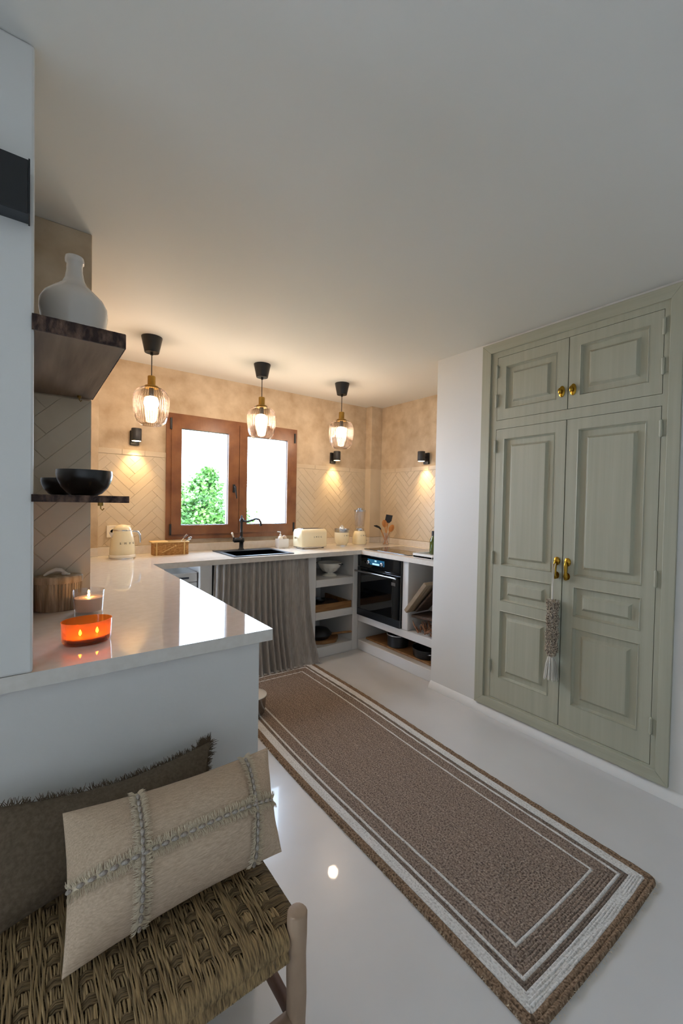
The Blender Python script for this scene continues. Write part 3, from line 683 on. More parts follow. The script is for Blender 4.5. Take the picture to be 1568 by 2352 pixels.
j = thing('citrus_juicer', 'cream retro citrus juicer with chrome reamer between toaster and blender', 'juicer', (2.508, 3.345, ZC), .35)
MB().lathe([(.055, 0), (.055, .012), (.045, .014)], 36).build('foot', M['chrome'], j, smooth=40)
MB().lathe([(.052, .012), (.066, .035), (.073, .075), (.075, .115), (.073, .135), (.06, .136)], 40).build('body', M['cream'], j, smooth=50)
MB().lathe_open([(.070, .136), (.074, .15), (.075, .17), (.072, .17), (.068, .14), (.02, .138)], 40).build('bowl', M['steel'], j, smooth=50)
MB().lathe([(.03, .142), (.032, .155), (.022, .185), (.008, .208), (.001, .212)], 60, rib=.12, nr=12).build('reamer', M['chrome'], j, smooth=70)
MB().tube([(.07, 0, .15), (.095, 0, .145), (.102, 0, .138)], [.010, .008, .006], 10).build('spout', M['steel'], j, smooth=50)
word('SMEG', .018, on_cyl(.0748, .10, -.1), j, M['dsteel'], .026)

b = thing('blender', 'cream retro blender with clear glass jug in the room corner', 'blender', (2.728, 3.335, ZC), .45)
MB().lathe([(.070, 0), (.072, .010), (.066, .014)], 36).build('foot', M['chrome'], b, smooth=40)
MB().lathe([(.070, .012), (.073, .03), (.072, .07), (.064, .115), (.054, .142), (.04, .148)], 40).build('body', M['cream'], b, smooth=50)
MB().lathe([(.048, .146), (.05, .15), (.048, .172), (.04, .174)], 32).build('collar', M['chrome'], b, smooth=40)
MB().lathe_open([(.001, .176), (.042, .175), (.048, .19), (.056, .26), (.060, .345), (.058, .345), (.045, .19)], 40).build('jug', M['jarglass'], b, smooth=60)
MB().tube([(-.056, 0, .335), (-.085, 0, .338), (-.096, 0, .325), (-.094, 0, .27), (-.088, 0, .22), (-.05, 0, .205)], .0065, 8).build('jug_handle', M['jarglass'], b, smooth=60)
MB().lathe([(.060, .345), (.061, .36), (.03, .364), (.03, .38), (.001, .38)], 32).build('lid', M['steel'], b, smooth=40)
word('SMEG', .018, on_cyl(.0685, .095, -.3), b, M['dsteel'], .026)
MB().lathe([(.008, 0), (.008, .012), (.001, .013)], 14, mtx=Rz(.9) @ T(0, -.074, .045) @ Rx(PI/2)).build('dial', M['chrome'], b, smooth=40)

# utensils in a glass jar
uj = thing('utensil_jar', 'clear glass jar holding kitchen utensils in the corner', 'jar', (2.945, 3.17, ZC))
MB().lathe_open([(.001, .003), (.038, .002), (.042, .006), (.043, .13), (.041, .13), (.039, .010), (.001, .008)], 32).build('glass', M['jarglass'], uj, smooth=50)
def utensil(label, top, head, mt, hm, bot=(0, 0, .008)):
    u = thing('utensil', label, 'utensil', (2.945, 3.17, ZC), group='utensils in the glass jar')
    bt = Vector(bot); tp = Vector(top); d = (tp-bt); MB().tube([bt, bt+d*.5, bt+d*.74], [.0042, .005, .0055], 8).build('handle', mt, u, smooth=60)
    zax = d.normalized(); xax = Vector((.85, -.5, 0)); xax = (xax-zax*xax.dot(zax)).normalized(); yax = zax.cross(xax)
    R_ = Matrix((xax, yax, zax)).transposed().to_4x4(); R_.translation = bt+d*.72
    l = d.length*.28; q = MB()
    if head == 'turner': q.add([R_ @ Vector(p) for p in [(-.012, -.003, 0), (.012, -.003, 0), (.034, -.003, l*.3), (.038, -.003, l), (-.03, -.003, l), (-.034, -.003, l*.3), (-.012, .003, 0), (.012, .003, 0), (.034, .003, l*.3), (.038, .003, l), (-.03, .003, l), (-.034, .003, l*.3)]],
        [(0, 1, 2, 3, 4, 5), (11, 10, 9, 8, 7, 6)] + [(i, (i+1) % 6, 6+(i+1) % 6, 6+i) for i in range(6)])
    elif head == 'spoon': q.sph((0, 0, 0), .027, .007, .04, 16, 12, mtx=R_ @ T(0, 0, l*.5))
    else: q.tube([R_ @ Vector(p) for p in [(0, 0, 0), (-.01, -.003, l*.4), (-.03, -.01, l*.75), (-.05, -.02, l)]], [.006, .010, .012, .004], 10)
    q.build('head', hm, u, smooth=50); return u
utensil('black hooked ladle leaning left out of the glass jar', (-.15, -.05, .235), 'hook', M['woodo'], M['black'], (.02, .01, .01))
utensil('black slotted turner standing tall in the glass jar', (.03, -.01, .315), 'turner', M['woodo'], M['black'], (-.015, .0, .01))
utensil('wooden spoon with round bowl in the glass jar', (.055, -.04, .205), 'spoon', M['woodo'], M['woodo'], (-.01, .02, .01))
utensil('thin wooden spoon standing behind the round one in the jar', (-.03, .0, .26), 'spoon', M['woodo'], M['woodo'], (.01, -.02, .01))

# hob, oil bottle and tray
o = Bx(0, .51, 0, .575, 0, .005).build('induction_hob', M['blackg'], bev=.002, loc=(2.52, 2.43, ZC+.0002)); tag(o, 'black glass induction cooktop set on the worktop above the oven', 'cooktop')
ob = thing('oil_bottle', 'green olive oil bottle with black cap by the cooktop', 'bottle', (2.665, 2.295, ZC+.0215))
MB().lathe([(.028, 0), (.030, .004), (.030, .105), (.026, .125), (.014, .142), (.013, .16)], 28).build('glass', M['oilglass'], ob, smooth=50)
MB().lathe([(.0155, .15), (.0155, .19), (.001, .191)], 20).build('cap', M['black'], ob, smooth=40)
wt = MB().cells([-.11, -.10, .10, .11], [-.10, -.09, .09, .10], lambda i, j: not (i == 1 and j == 1), .004, .035, 'z').box(-.11, .11, -.10, .10, 0, .02)
o = wt.build('white_tray', M['white'], bev=.003, loc=(2.60, 2.255, ZC+.0005)); tag(o, 'low white ceramic tray under the oil bottle', 'tray')

# ------------------------------------------------------------------ oven
ov = thing('oven', 'black built-in oven with steel handle under the cooktop', 'oven', (XF-.018, 2.445, .332))
OW, OH = .560, .562
Bx(.022, .55, .004, OW-.004, .002, OH).build('body', M['blackp'], ov)
Bx(0, .022, 0, OW, .452, OH).build('control_panel', M['blackg'], ov, bev=.002)
dr = Bx(-.002, .022, 0, OW, .0665, .448).build('door', M['blackg'], ov, bev=.002)
Bx(-.0035, -.0015, .085, .475, .10, .37).build('door_window', M['blackg'], dr)
Bx(-.002, .022, 0, OW, .0, .064).build('lower_trim', M['dsteel'], ov, bev=.002)
hb = MB().tube([(-.042, .02, .415), (-.042, OW-.012, .415)], .0085, 12).build('handle', M['steel'], ov, smooth=40)
for y in (.04, OW-.04): MB().tube([(0, y, .415), (-.042, y, .415)], .008, 10).build('bracket', M['blackp'], hb, smooth=40)
for y in (.225, .40):
    kb = MB().lathe([(.018, 0), (.018, .016), (.014, .019), (.001, .019)], 24, mtx=T(0, y, .502) @ Ry(-PI/2)).build('knob', M['steel'], ov, smooth=40)
Bx(-.0012, 0, .20, .42, .485, .535).build('display', M['dispg'], ov)
Bx(-.002, -.0012, .265, .355, .487, .503).build('display_text', M['dispt'], ov); Bx(-.002, -.0012, .30, .325, .516, .53).build('display_text', M['dispt'], ov)
Bx(-.0045, -.0035, .055, .105, .345, .372).build('sticker', M['steel'], dr)

# dishwasher glimpsed under the peninsula corner
dw = thing('dishwasher', 'white dishwasher under the worktop beside the pier', 'dishwasher', (.665, 3.04, 0))
Bx(0, .312, .02, .5, .02, .84).build('body', M['white'], dw)
Bx(.002, .31, -.0, .02, .06, .77).build('door', M['white'], dw, bev=.004)
Bx(.002, .31, -.004, .02, .775, .84).build('control_panel', M['white'], dw, bev=.004)
Bx(.06, .25, -.012, -.004, .80, .812).build('handle', M['dsteel'], dw)

# ------------------------------------------------------------------ linen curtain
cu = MB(); nx, nz = 240, 26; rr = random.Random(5); vs = []
ph = [rr.uniform(0, 6.28) for _ in range(6)]
for j_ in range(nz+1):
    f = j_/nz; z = .893*(1-f)+.004
    for i in range(nx+1):
        u = i/nx
        x = 1.082+u*.808
        x += f**2.2*(u-.35)*.13 + .010*f*math.sin(u*17+ph[0])
        w = 30*u + 1.2*math.sin(5*u+ph[1]) + .6*math.sin(13*u+ph[2]) + .35*f*math.sin(9*u+ph[3])
        amp = .011+.012*f*(1+.5*math.sin(7*u+ph[4]))
        y = 2.985 + amp*math.sin(w*2*PI/2.0*1.0) + .006*math.sin(47*u+ph[5])*(1-f) - .05*f**3*(.4+.6*u)
        if j_ == nz: z = .006; y -= .03*(.3+.7*u)
        if j_ == nz-1: z = .020
        vs.append((x, y, z))
fs = [(j_*(nx+1)+i, j_*(nx+1)+i+1, (j_+1)*(nx+1)+i+1, (j_+1)*(nx+1)+i) for j_ in range(nz) for i in range(nx)]
o = cu.add(vs, fs).build('sink_curtain', M['linen'], smooth=80)
sd_ = o.modifiers.new('thick', 'SOLIDIFY'); sd_.thickness = .002
tag(o, 'gathered grey linen curtain hanging under the sink', 'curtain')

# ------------------------------------------------------------------ things in the niches
cl = thing('colander', 'cream enamel footed colander in the top niche', 'colander', (2.235, 3.16, .6875))
P = [(.068, 0), (.070, .004), (.062, .012), (.034, .026), (.034, .032), (.07, .048)]; o0 = len(P)-1
P += [(.07+.028*f/9, .048+.037*f/9) for f in range(1, 10)] + [(.110, .118), (.116, .12), (.116, .124), (.108, .124), (.095, .09)]; o1 = len(P)-1
P += [(.095-.029*f/9, .09-.036*f/9) for f in range(1, 10)] + [(.001, .046)]
q = MB().lathe(P, 110); rows_ = {o0+a for a in (1, 3, 5, 7)} | {o1+a for a in (1, 3, 5, 7)}        # drain holes are real openings in both walls
kp = [f_ for ix, f_ in enumerate(q.f) if not (ix < (len(P)-1)*110 and ix//110 in rows_ and ix % 2 == 0 and (ix % 110) % 11 < 6)]
q.f = kp; q.mi = [0]*len(kp); q.build('bowl', M['creamw'], cl, smooth=45)
for a in (-1.1, 2.04): MB().tube([(.11*math.cos(a-.25), .11*math.sin(a-.25), .118), (.132*math.cos(a-.12), .132*math.sin(a-.12), .112), (.132*math.cos(a+.12), .132*math.sin(a+.12), .112), (.11*math.cos(a+.25), .11*math.sin(a+.25), .118)], .004, 8).build('handle', M['blackp'], cl, smooth=60)

wtr = thing('wooden_tray', 'oak tray with upright front board in the middle niche', 'tray', (2.195, 3.02, .4025))
Bx(-.204, .198, .002, .016, 0, .062).build('front_board', M['wood'], wtr, bev=.002)
Bx(-.204, .198, .016, .42, 0, .012).build('base', M['wood'], wtr)
Bx(-.204, -.192, .016, .42, .012, .055).build('side_board', M['wood'], wtr); Bx(.186, .198, .016, .42, .012, .055).build('side_board', M['wood'], wtr)
o = MB().lathe([(.14, 0), (.145, .006), (.145, .018), (.14, .022), (.001, .022)], 40).build('round_board', M['woodd'], smooth=40, loc=(2.215, 3.22, .415)); tag(o, 'dark round wooden board lying in the oak tray', 'board')
o = bowl(.055, .04).build('dark_dish', M['dsteel'], smooth=50, loc=(2.15, 3.19, .4375)); tag(o, 'small dark dish on the round board in the oak tray', 'dish')

tb = MB(); n = 60
top = [( (.165+.008*math.sin(3*a+1)+.004*math.sin(11*a))*math.cos(a), (.145+.006*math.sin(4*a)+.004*math.sin(9*a))*math.sin(a)) for a in [2*PI*i/n for i in range(n)]]
tb.add([(x, y, 0) for x, y in top]+[(x, y, .030) for x, y in top], [tuple(range(n-1, -1, -1)), tuple(n+i for i in range(n))]+[(i, (i+1) % n, n+(i+1) % n, n+i) for i in range(n)])
o = tb.build('log_slice', M['wood'], bev=.003, loc=(2.175, 3.19, .0925)); tag(o, 'round live-edge wooden slice under the frying pan', 'board')
pn = thing('frying_pan', 'black frying pan with wooden handle stacked on the wooden slice', 'pan', (2.135, 3.18, .123))
MB().lathe([(.095, 0), (.10, .004), (.122, .034), (.125, .036), (.12, .038), (.098, .009), (.001, .007)], 44).build('body', M['black'], pn, smooth=45)
MB().lathe([(.123, .038), (.122, .043), (.09, .078), (.04, .092), (.001, .094)], 44).build('lid', M['black'], pn, smooth=50)
MB().tube([(.095, -.075, .034), (.13, -.105, .042), (.19, -.155, .056), (.235, -.19, .062), (.24, -.194, .063)], [.008, .010, .011, .010, .004], 10).build('handle', M['wood'], pn, smooth=60)

o = Bx(-.15, .15, -.44, .44, 0, .018).build('low_board', M['wood'], bev=.004, loc=(2.68, 2.53, .0925)); tag(o, 'brown wooden board lying under the cooking pots', 'board')
pt = thing('cooking_pot', 'tall dark saucepan with steel rim handle in the low niche', 'pot', (2.62, 2.635, .111))
MB().lathe([(.085, 0), (.092, .006), (.094, .10), (.097, .102), (.091, .102), (.088, .01), (.001, .008)], 40).build('body', M['black'], pt, smooth=45)
MB().tube([(-.06, .075, .105), (-.10, .03, .108), (-.105, -.02, .108), (-.085, -.06, .106), (-.05, -.085, .105)], .006, 8).build('bail_handle', M['steel'], pt, smooth=60)
MB().tube([(-.01, .09, .09), (-.01, .16, .105), (-.01, .21, .115)], [.008, .010, .011], 10).build('handle', M['blackp'], pt, smooth=60)
pt = thing('cooking_pot', 'low dark casserole with steel loop handles nearest the white wall', 'pot', (2.64, 2.315, .111))
MB().lathe([(.105, 0), (.112, .006), (.119, .070), (.123, .072), (.117, .072), (.108, .01), (.001, .008)], 44).build('body', M['black'], pt, smooth=45)
MB().tube([(-.085, -.082, .045), (-.10, -.115, .058), (-.088, -.135, .062), (-.06, -.13, .060), (-.045, -.108, .048)], .0055, 8).build('handle', M['steel'], pt, smooth=60)
MB().tube([(.05, .108, .05), (.03, .14, .06), (-.01, .14, .06), (-.03, .115, .05)], .0055, 8).build('handle', M['steel'], pt, smooth=60)

# wooden boards leaning in the side niche, on top of a bundle of twigs
def obox(p, q, depth, th, mt, name, label):
    """board with long axis p->q (in Y,Z), thickness th, depth along +X"""
    p = Vector(p); q = Vector(q); ax = (q-p); Ln = ax.length; ax.normalize(); xa = Vector((1, 0, 0)); nn = ax.cross(xa).normalized()
    R_ = Matrix((xa, ax, nn)).transposed().to_4x4(); R_.translation = p
    o = MB().box(0, depth, 0, Ln, -th/2, th/2).build(name, mt, bev=.004); o.matrix_world = R_; tag(o, label, 'board'); return o
obox((2.43, 2.372, .497), (2.43, 2.165, .752), .20, .034, M['woodp'], 'leaning_board', 'thick pale wooden board leaning in the niche beside the oven')
obox((2.475, 2.345, .462), (2.475, 2.10, .478), .22, .022, M['woodd'], 'flat_board', 'dark wooden board lying on the twigs beside the oven')
obox((2.50, 2.325, .497), (2.50, 2.125, .72), .15, .016, M['woodd'], 'leaning_board', 'dark wooden board behind the thick pale board beside the oven')
tw = thing('twig_bundle', 'bundle of reddish driftwood twigs under the boards beside the oven', 'twigs', (2.55, 2.21, .331))
for i in range(34):
    p = Vector((rr.uniform(-.07, .08), rr.uniform(-.10, .08), rr.uniform(.008, .03))); 
    a = rr.uniform(0, 6.28); l = rr.uniform(.05, .10); q = p + Vector((math.cos(a)*l*.5, math.sin(a)*l*.8, rr.uniform(.02, .09)))
    mid = (p+q)/2 + Vector((rr.uniform(-.01, .01), rr.uniform(-.01, .01), rr.uniform(-.005, .012)))
    q.z = min(q.z, .112); q.y = max(min(q.y, .14), -.12); mid.z = min(mid.z, .108)
    MB().tube([p, mid, q], [rr.uniform(.005, .008), .0055, .003], 6).build('twig', M['twig'], tw, smooth=60)

# steel pail standing at the far side of the peninsula
pl = thing('steel_pail', 'small steel pail with lid whitened as a highlight on the rug edge beside the peninsula', 'pail', (1.15, 2.445, .0125))
MB().lathe([(.07, 0), (.074, .004), (.082, .10), (.086, .104), (.086, .112), (.08, .112), (.074, .01), (.001, .008)], 36).build('body', M['steel'], pl, smooth=45)
MB().lathe([(.086, .1125), (.085, .117), (.06, .126), (.02, .131), (.001, .1315)], 36).build('lid', M['white'], pl, smooth=50)  # lid coloured white in place of the highlight on a shiny lid

# ------------------------------------------------------------------ rug
rug = thing('jute_rug', 'long braided jute runner rug with white border stripes', 'rug', (1.46, 1.7, 0)); bpy.context.view_layer.update()
def rug_mat(name, ca, cb, cc):
    m = bpy.data.materials.new(name); m.use_nodes = True; nt = m.node_tree; b_ = nt.nodes['Principled BSDF']; b_.inputs['Roughness'].default_value = .95; b_.inputs['Specular IOR Level'].default_value = .15
    uv = N(nt, 'ShaderNodeUVMap'); mp = N(nt, 'ShaderNodeMapping'); mp.inputs['Scale'].default_value = (150, 150, 1)
    nt.links.new(uv.outputs[0], mp.inputs[0]); nz_ = N(nt, 'ShaderNodeTexNoise'); nz_.inputs['Scale'].default_value = 1; nz_.inputs['Detail'].default_value = 3
    nt.links.new(mp.outputs[0], nz_.inputs['Vector'])
    rp = N(nt, 'ShaderNodeValToRGB'); e = rp.color_ramp.elements; e[0].position = .33; e[0].color = hexc(ca); e[1].position = .7; e[1].color = hexc(cc)
    x = e.new(.5); x.color = hexc(cb); nt.links.new(nz_.outputs['Fac'], rp.inputs[0])
    mp2 = N(nt, 'ShaderNodeMapping'); mp2.inputs['Scale'].default_value = (9, 60, 1); nt.links.new(uv.outputs[0], mp2.inputs[0])
    n2 = N(nt, 'ShaderNodeTexNoise'); n2.inputs['Scale'].default_value = 1; nt.links.new(mp2.outputs[0], n2.inputs['Vector'])
    mx = N(nt, 'ShaderNodeMixRGB'); mx.blend_type = 'OVERLAY'; mx.inputs[0].default_value = .22
    nt.links.new(rp.outputs[0], mx.inputs[1]); nt.links.new(n2.outputs['Fac'], mx.inputs[2])
    hs = N(nt, 'ShaderNodeHueSaturation'); hs.inputs['Saturation'].default_value = .9; nt.links.new(mx.outputs[0], hs.inputs['Color']); nt.links.new(hs.outputs[0], b_.inputs['Base Color'])
    bp = N(nt, 'ShaderNodeBump'); bp.inputs['Strength'].default_value = .9; bp.inputs['Distance'].default_value = .004
    nt.links.new(nz_.outputs['Fac'], bp.inputs['Height']); nt.links.new(bp.outputs[0], b_.inputs['Normal']); return m
M['jute'] = rug_mat('jute_braid', '57483f', '8b7767', 'ae9b88')
M['juted'] = rug_mat('dark_jute_braid', '55473d', '7d6c5e', '978777')
M['jutew'] = rug_mat('white_braid', 'b9b4ad', 'd6d2cb', 'e2dfd9')
M['juteo'] = rug_mat('jute_border_braid', '52402f', '85694e', 'a68c70')
A_, B_, C_, D_ = (1.040, .520), (1.838, .492), (1.925, 2.985), (1.088, 3.02)
RWd, RLn = .815, 2.50
def rmap(x, y):      # x in [0,RWd], y in [0,RLn] -> world
    u, v_ = x/RWd, y/RLn
    X = (1-u)*(1-v_)*A_[0]+u*(1-v_)*B_[0]+u*v_*C_[0]+(1-u)*v_*D_[0]; Y = (1-u)*(1-v_)*A_[1]+u*(1-v_)*B_[1]+u*v_*C_[1]+(1-u)*v_*D_[1]
    X += .006*math.sin(v_*9+u)-.012*math.sin(v_*PI)*(1-u) + .012*math.sin(PI*v_)*(u)*math.sin(v_*5-1.4); Y += .008*math.sin(u*PI)*(-1 if v_ < .5 else 0)*(1-v_)
    return X, Y
def ringpts(d, step=.02):
    x0, x1, y0, y1 = d, RWd-d, d, RLn-d; r = max(.001, .028-d*.6) if d < .04 else .0005
    pts = []
    cs = [(x1-r, y0+r, -PI/2), (x1-r, y1-r, 0), (x0+r, y1-r, PI/2), (x0+r, y0+r, PI)]
    nxs, nys = 44, 130
    for q, (cx, cy, a0) in enumerate(cs):
        for i in range(4): a = a0+PI/2*i/3; pts.append((cx+r*math.cos(a), cy+r*math.sin(a)))
        nx_ = cs[(q+1) % 4]; a = a0+PI/2; p0 = (cx+r*math.cos(a), cy+r*math.sin(a)); p1 = (nx_[0]+r*math.cos(a), nx_[1]+r*math.sin(a)); nn = nys if q in (0, 2) else nxs
        for i in range(1, nn): pts.append((p0[0]+(p1[0]-p0[0])*i/nn, p0[1]+(p1[1]-p0[1])*i/nn))
    return pts
def band(name, d0, d1, pitch, mt, h=.010, val=.72):
    q = MB(); uvs = []
    nr_ = max(1, round((d1-d0)/pitch)); pt_ = (d1-d0)/nr_
    prof_ = [(0, val), (.2, .94), (.5, 1.0), (.8, .94), (1, val)]
    for r in range(nr_):
        rows = []
        for f, hh in prof_:
            d = d0+(r+f)*pt_; d = min(d, RWd/2-.0002)
            pts = ringpts(d); acc = 0; row = []
            for i, p in enumerate(pts):
                acc = p[1]+(9 if p[0] > RWd/2 else 0) if min(p[0], RWd-p[0]) <= min(p[1], RLn-p[1]) else p[0]+(19 if p[1] > RLn/2 else 14)
                X, Y = rmap(*p); zz = h*hh if not (d0 == 0 and r == 0 and f == 0) else .0005
                zz += .0012*math.sin(acc*420+r*2) * (1 if .1 < f < .9 else 0)
                row.append(((X, Y, zz), (acc, d)))
            rows.append(row)
        n = len(rows[0]); o_ = len(q.v)
        for row in rows:
            for p, uv in row: q.v.append(p); uvs.append(uv)
        for a in range(len(rows)-1):
            for i in range(n):
                i2 = (i+1) % n; q.f.append((o_+a*n+i, o_+a*n+i2, o_+(a+1)*n+i2, o_+(a+1)*n+i)); q.mi.append(0)
    me = bpy.data.meshes.new(name); me.from_pydata(q.v, [], q.f); ul = me.uv_layers.new(name='UVMap')
    for lp in me.loops: ul.data[lp.index].uv = uvs[lp.vertex_index]
    me.polygons.foreach_set('use_smooth', [True]*len(me.polygons)); me.materials.append(mt)
    o = bpy.data.objects.new(name, me); COL.objects.link(o); o.parent = rug; o.matrix_parent_inverse = rug.matrix_world.inverted(); return o
band('outer_border', 0, .032, .016, M['juteo'], .012)
band('white_band', .032, .072, .008, M['jutew'], .0105, .86)
band('dark_band', .072, .090, .009, M['juted'])
band('white_stripe', .090, .101, .011, M['jutew'])
band('brown_band', .101, .158, .0114, M['jute'])
band('white_stripe', .158, .168, .010, M['jutew'])
band('field', .168, RWd/2-.0002, .0125, M['jute'], .010, .86)
fz = MB(); q = ringpts(.002); rr = random.Random(9)
for i, p in enumerate(q):
    for k_ in range(5):
        if p[1] > 2.3: continue
        x, y = rmap(p[0]+rr.uniform(-.004, .004), p[1]+rr.uniform(-.012, .012)); cx, cy = x-1.44, y-1.7; s_ = 1 if abs(cx) > .36 else 0
        dx = (math.copysign(1, cx)*s_*rr.uniform(.001, .006) if s_ else rr.uniform(-.006, .006)); dy = rr.uniform(-.008, .008) if s_ else math.copysign(rr.uniform(.001, .007), cy)
        z = rr.uniform(.002, .010); fz.tube([(x, y, z), (x+dx, y+dy, max(.001, z+rr.uniform(-.004, .003)))], .0006, 3)
o = fz.build('fuzz', M['fringe'], rug); o.matrix_parent_inverse = rug.matrix_world.inverted(); o['kind'] = 'stuff'

# ------------------------------------------------------------------ bench with woven seagrass seat
bn = thing('woven_bench', 'rustic bench of peeled poles with woven seagrass seat', 'bench', (0, 1.0, 0)); bpy.context.view_layer.update()
ZS = .445; FX0, FX1, FY0, FY1 = -.62, .472, .758, 1.205
def BN(mb, name, mt, **k):
    o = mb.build(name, mt, bn, **k); o.matrix_parent_inverse = bn.matrix_world.inverted(); return o
def pole(p, q, r0, r1, seed, n=12, segs=10):
    r_ = random.Random(seed); p = Vector(p); q = Vector(q); pts = []; R_ = []
    for i in range(segs+1):
        f = i/segs; pts.append(p+(q-p)*f+Vector((r_.uniform(-.0015, .0015), r_.uniform(-.0015, .0015), 0)) * (0 if i in (0, segs) else 1)); R_.append((r0+(r1-r0)*f)*(1+r_.uniform(-.03, .03)))
    pts = [p] + pts[0:1] + pts[1:-1] + pts[-1:] + [q]
    R_ = [R_[0]*.82] + R_[:1] + R_[1:-1] + R_[-1:] + [R_[-1]*.82]
    d = (q-p).normalized()*.004; pts[1] = p+d; pts[-2] = q-d
    return MB().tube(pts, R_, n)
for i, (x, y) in enumerate(((.470, .762), (.470, FY1), (-.62, .762), (-.62, FY1))):
    BN(pole((x, y, 0), (x, y, .472), .0215, .0225, 20+i, 16), 'leg', M['pole'], smooth=50)
for i, (a, b_, r) in enumerate((((.470, .78, .222), (.470, FY1-.02, .222), .014), ((-.62, .78, .222), (-.62, FY1-.02, .222), .014))):
    BN(pole(a, b_, r, r, 30+i), 'stretcher', M['poled'], smooth=50)
for i, (a, b_, r) in enumerate((((-.60, .762, .238), (.455, .762, .238), .0165), ((-.60, FY1, .238), (.455, FY1, .238), .0165))):
    BN(pole(a, b_, r, r, 34+i), 'stretcher', M['pole'], smooth=50)
for i, (a, b_) in enumerate((((FX0, FY0+.012, ZS-.028), (FX1, FY0+.012, ZS-.028)), ((FX0, FY1, ZS-.028), (FX1, FY1, ZS-.028)), ((FX1-.004, FY0, ZS-.026), (FX1-.004, FY1, ZS-.026)), ((FX0, FY0, ZS-.026), (FX0, FY1, ZS-.026)))):
    BN(MB().tube([a, b_], .018, 10), 'seat_rail', M['pole'], smooth=50)
rr = random.Random(11)
wy, wx = .0245, .0225           # bundle widths
nxb = 31; nyb = 18
x_hi = FX1-.028
def over(i, j): return (i + 2*j) % 4 != 0     # front-to-back bundle i lies over cross bundle j
y_lo = FY0+.004; yspan = FY1-y_lo
for i in range(nxb):                                    # front-to-back bundles
    xc = x_hi - (i+.5)*wy; q = MB()
    for s_ in range(7):
        x0 = xc + (s_-3)*wy/7.0; ph_ = rr.uniform(0, 6); rad = .0021*rr.uniform(.75, 1.2); pts = []
        for a in (1.35, .9, .45): pts.append((x0, FY0+.012-.0215*math.cos((a-1.0)*PI/2*.9) , ZS-.028-.0215*math.sin((a)*PI/2*.6)-.010*a))
        pts.append((x0, FY0-.010, ZS-.024)); pts.append((x0, FY0-.004, ZS-.010)); pts.append((x0, FY0+.004, ZS-.003))
        for j in range(nyb*3+1):
            f = j/(nyb*3); jj = min(nyb-1, int(f*nyb)); loc_ = f*nyb-jj
            up_ = over(i, jj); zz = ZS + (.003 if up_ else -.0055*math.sin(PI*min(1, max(0, loc_))))+.0011*math.sin(j*.9+ph_)
            pts.append((x0+.0016*math.sin(j*.55+ph_), y_lo+.012+f*(yspan-.012), zz))
        q.tube(pts, rad, 5)
    BN(q, 'seat_strand_front_to_back', M['seagrass'], smooth=60)
for j in range(nyb):                                    # cross bundles
    yc = y_lo+.012+(j+.5)*(yspan-.012)/nyb; q = MB()
    for s_ in range(6):
        y0 = yc+(s_-2.5)*wx/6.2; ph_ = rr.uniform(0, 6); pts = []
        pts += [(FX1+.010, y0, ZS-.035), (FX1+.016, y0, ZS-.024), (FX1+.011, y0, ZS-.010), (FX1-.004, y0, ZS-.002)]
        for i in range(nxb*2+1):
            f = i/(nxb*2); ii = min(nxb-1, int(f*nxb)); l_ = f*nxb-ii
            up_ = not over(ii, j); zz = ZS + (.0045*math.sin(PI*l_) if up_ else -.004)
            pts.append((x_hi-f*nxb*wy, y0+.001*math.sin(i*.8+ph_), zz))
        q.tube(pts, .0020, 5)
    BN(q, 'seat_strand_cross', M['seagrass2'], smooth=60)

BN(Bx(FX0+.02, FX1-.012, FY0+.012, FY1-.01, ZS-.022, ZS-.010), 'under_weave', M['seagrass2'])
# ------------------------------------------------------------------ cushions
def bil(c, u, v): return c[0]*(1-u)*(1-v)+c[1]*u*(1-v)+c[2]*u*v+c[3]*(1-u)*v
class Pil:
    def __init__(s, BL, BR, TR, TL, th, pinch=.022):
        s.c = [Vector(p) for p in (BL, BR, TR, TL)]; s.th = th; s.pinch = pinch
        s.ux = ((s.c[1]-s.c[0])+(s.c[2]-s.c[3])).normalized(); s.uy = ((s.c[3]-s.c[0])+(s.c[2]-s.c[1])).normalized()
        s.n = s.ux.cross(s.uy).normalized()
        s.lw = (s.c[1]-s.c[0]).length; s.lh = (s.c[3]-s.c[0]).length
    def pt(s, u, v, side=1):
        p = bil(s.c, u, v)
        p = p + s.uy*(s.pinch*math.sin(PI*u)*(1-2*v)*abs(1-2*v)) + s.ux*(s.pinch*.7*math.sin(PI*v)*(1-2*u)*abs(1-2*u)**3)
        a = max(0, 1-abs(2*u-1)**2.6); b = max(0, 1-abs(2*v-1)**2.0)
        t = s.th*(a**.62)*(b**.72)
        t += .0035*math.sin(9*u+3*v)*a*b + .003*math.sin(14*v-5*u)*a*b + .0022*math.sin(31*u+12*v)*(1-b)*a + .0018*math.sin(23*v-8*u)*(1-a)*b
        return p + s.n*(t if side > 0 else -t*.75)
    def mesh(s, name, mt, nu=56, nv=34):
        q = MB(); vs = []; fs = []
        for side in (1, -1):
            o = len(vs)
            for j in range(nv+1):
                for i in range(nu+1):
                    vs.append(s.pt(.5-.5*math.cos(PI*i/nu), .5-.5*math.cos(PI*j/nv), side))
            for j in range(nv):
                for i in range(nu):
                    a = o+j*(nu+1)+i; f = (a, a+1, a+nu+2, a+nu+1); fs.append(f if side > 0 else f[::-1])
        return q.add(vs, fs)
pf = Pil((.050, .905, .468), (.515, .915, .474), (.562, 1.092, .640), (.060, 1.082, .668), .082, .012)
cf = thing('cushion', 'pale linen lumbar cushion with rows of cowrie shells and fringe', 'cushion', (.3, .95, .46)); bpy.context.view_layer.update()
def CF(mb, name, mt, par=None, **k):
    o = mb.build(name, mt, cf, **k); o.matrix_parent_inverse = cf.matrix_world.inverted(); return o
o = CF(pf.mesh('cover', None), 'cover', M['cush'], smooth=80)
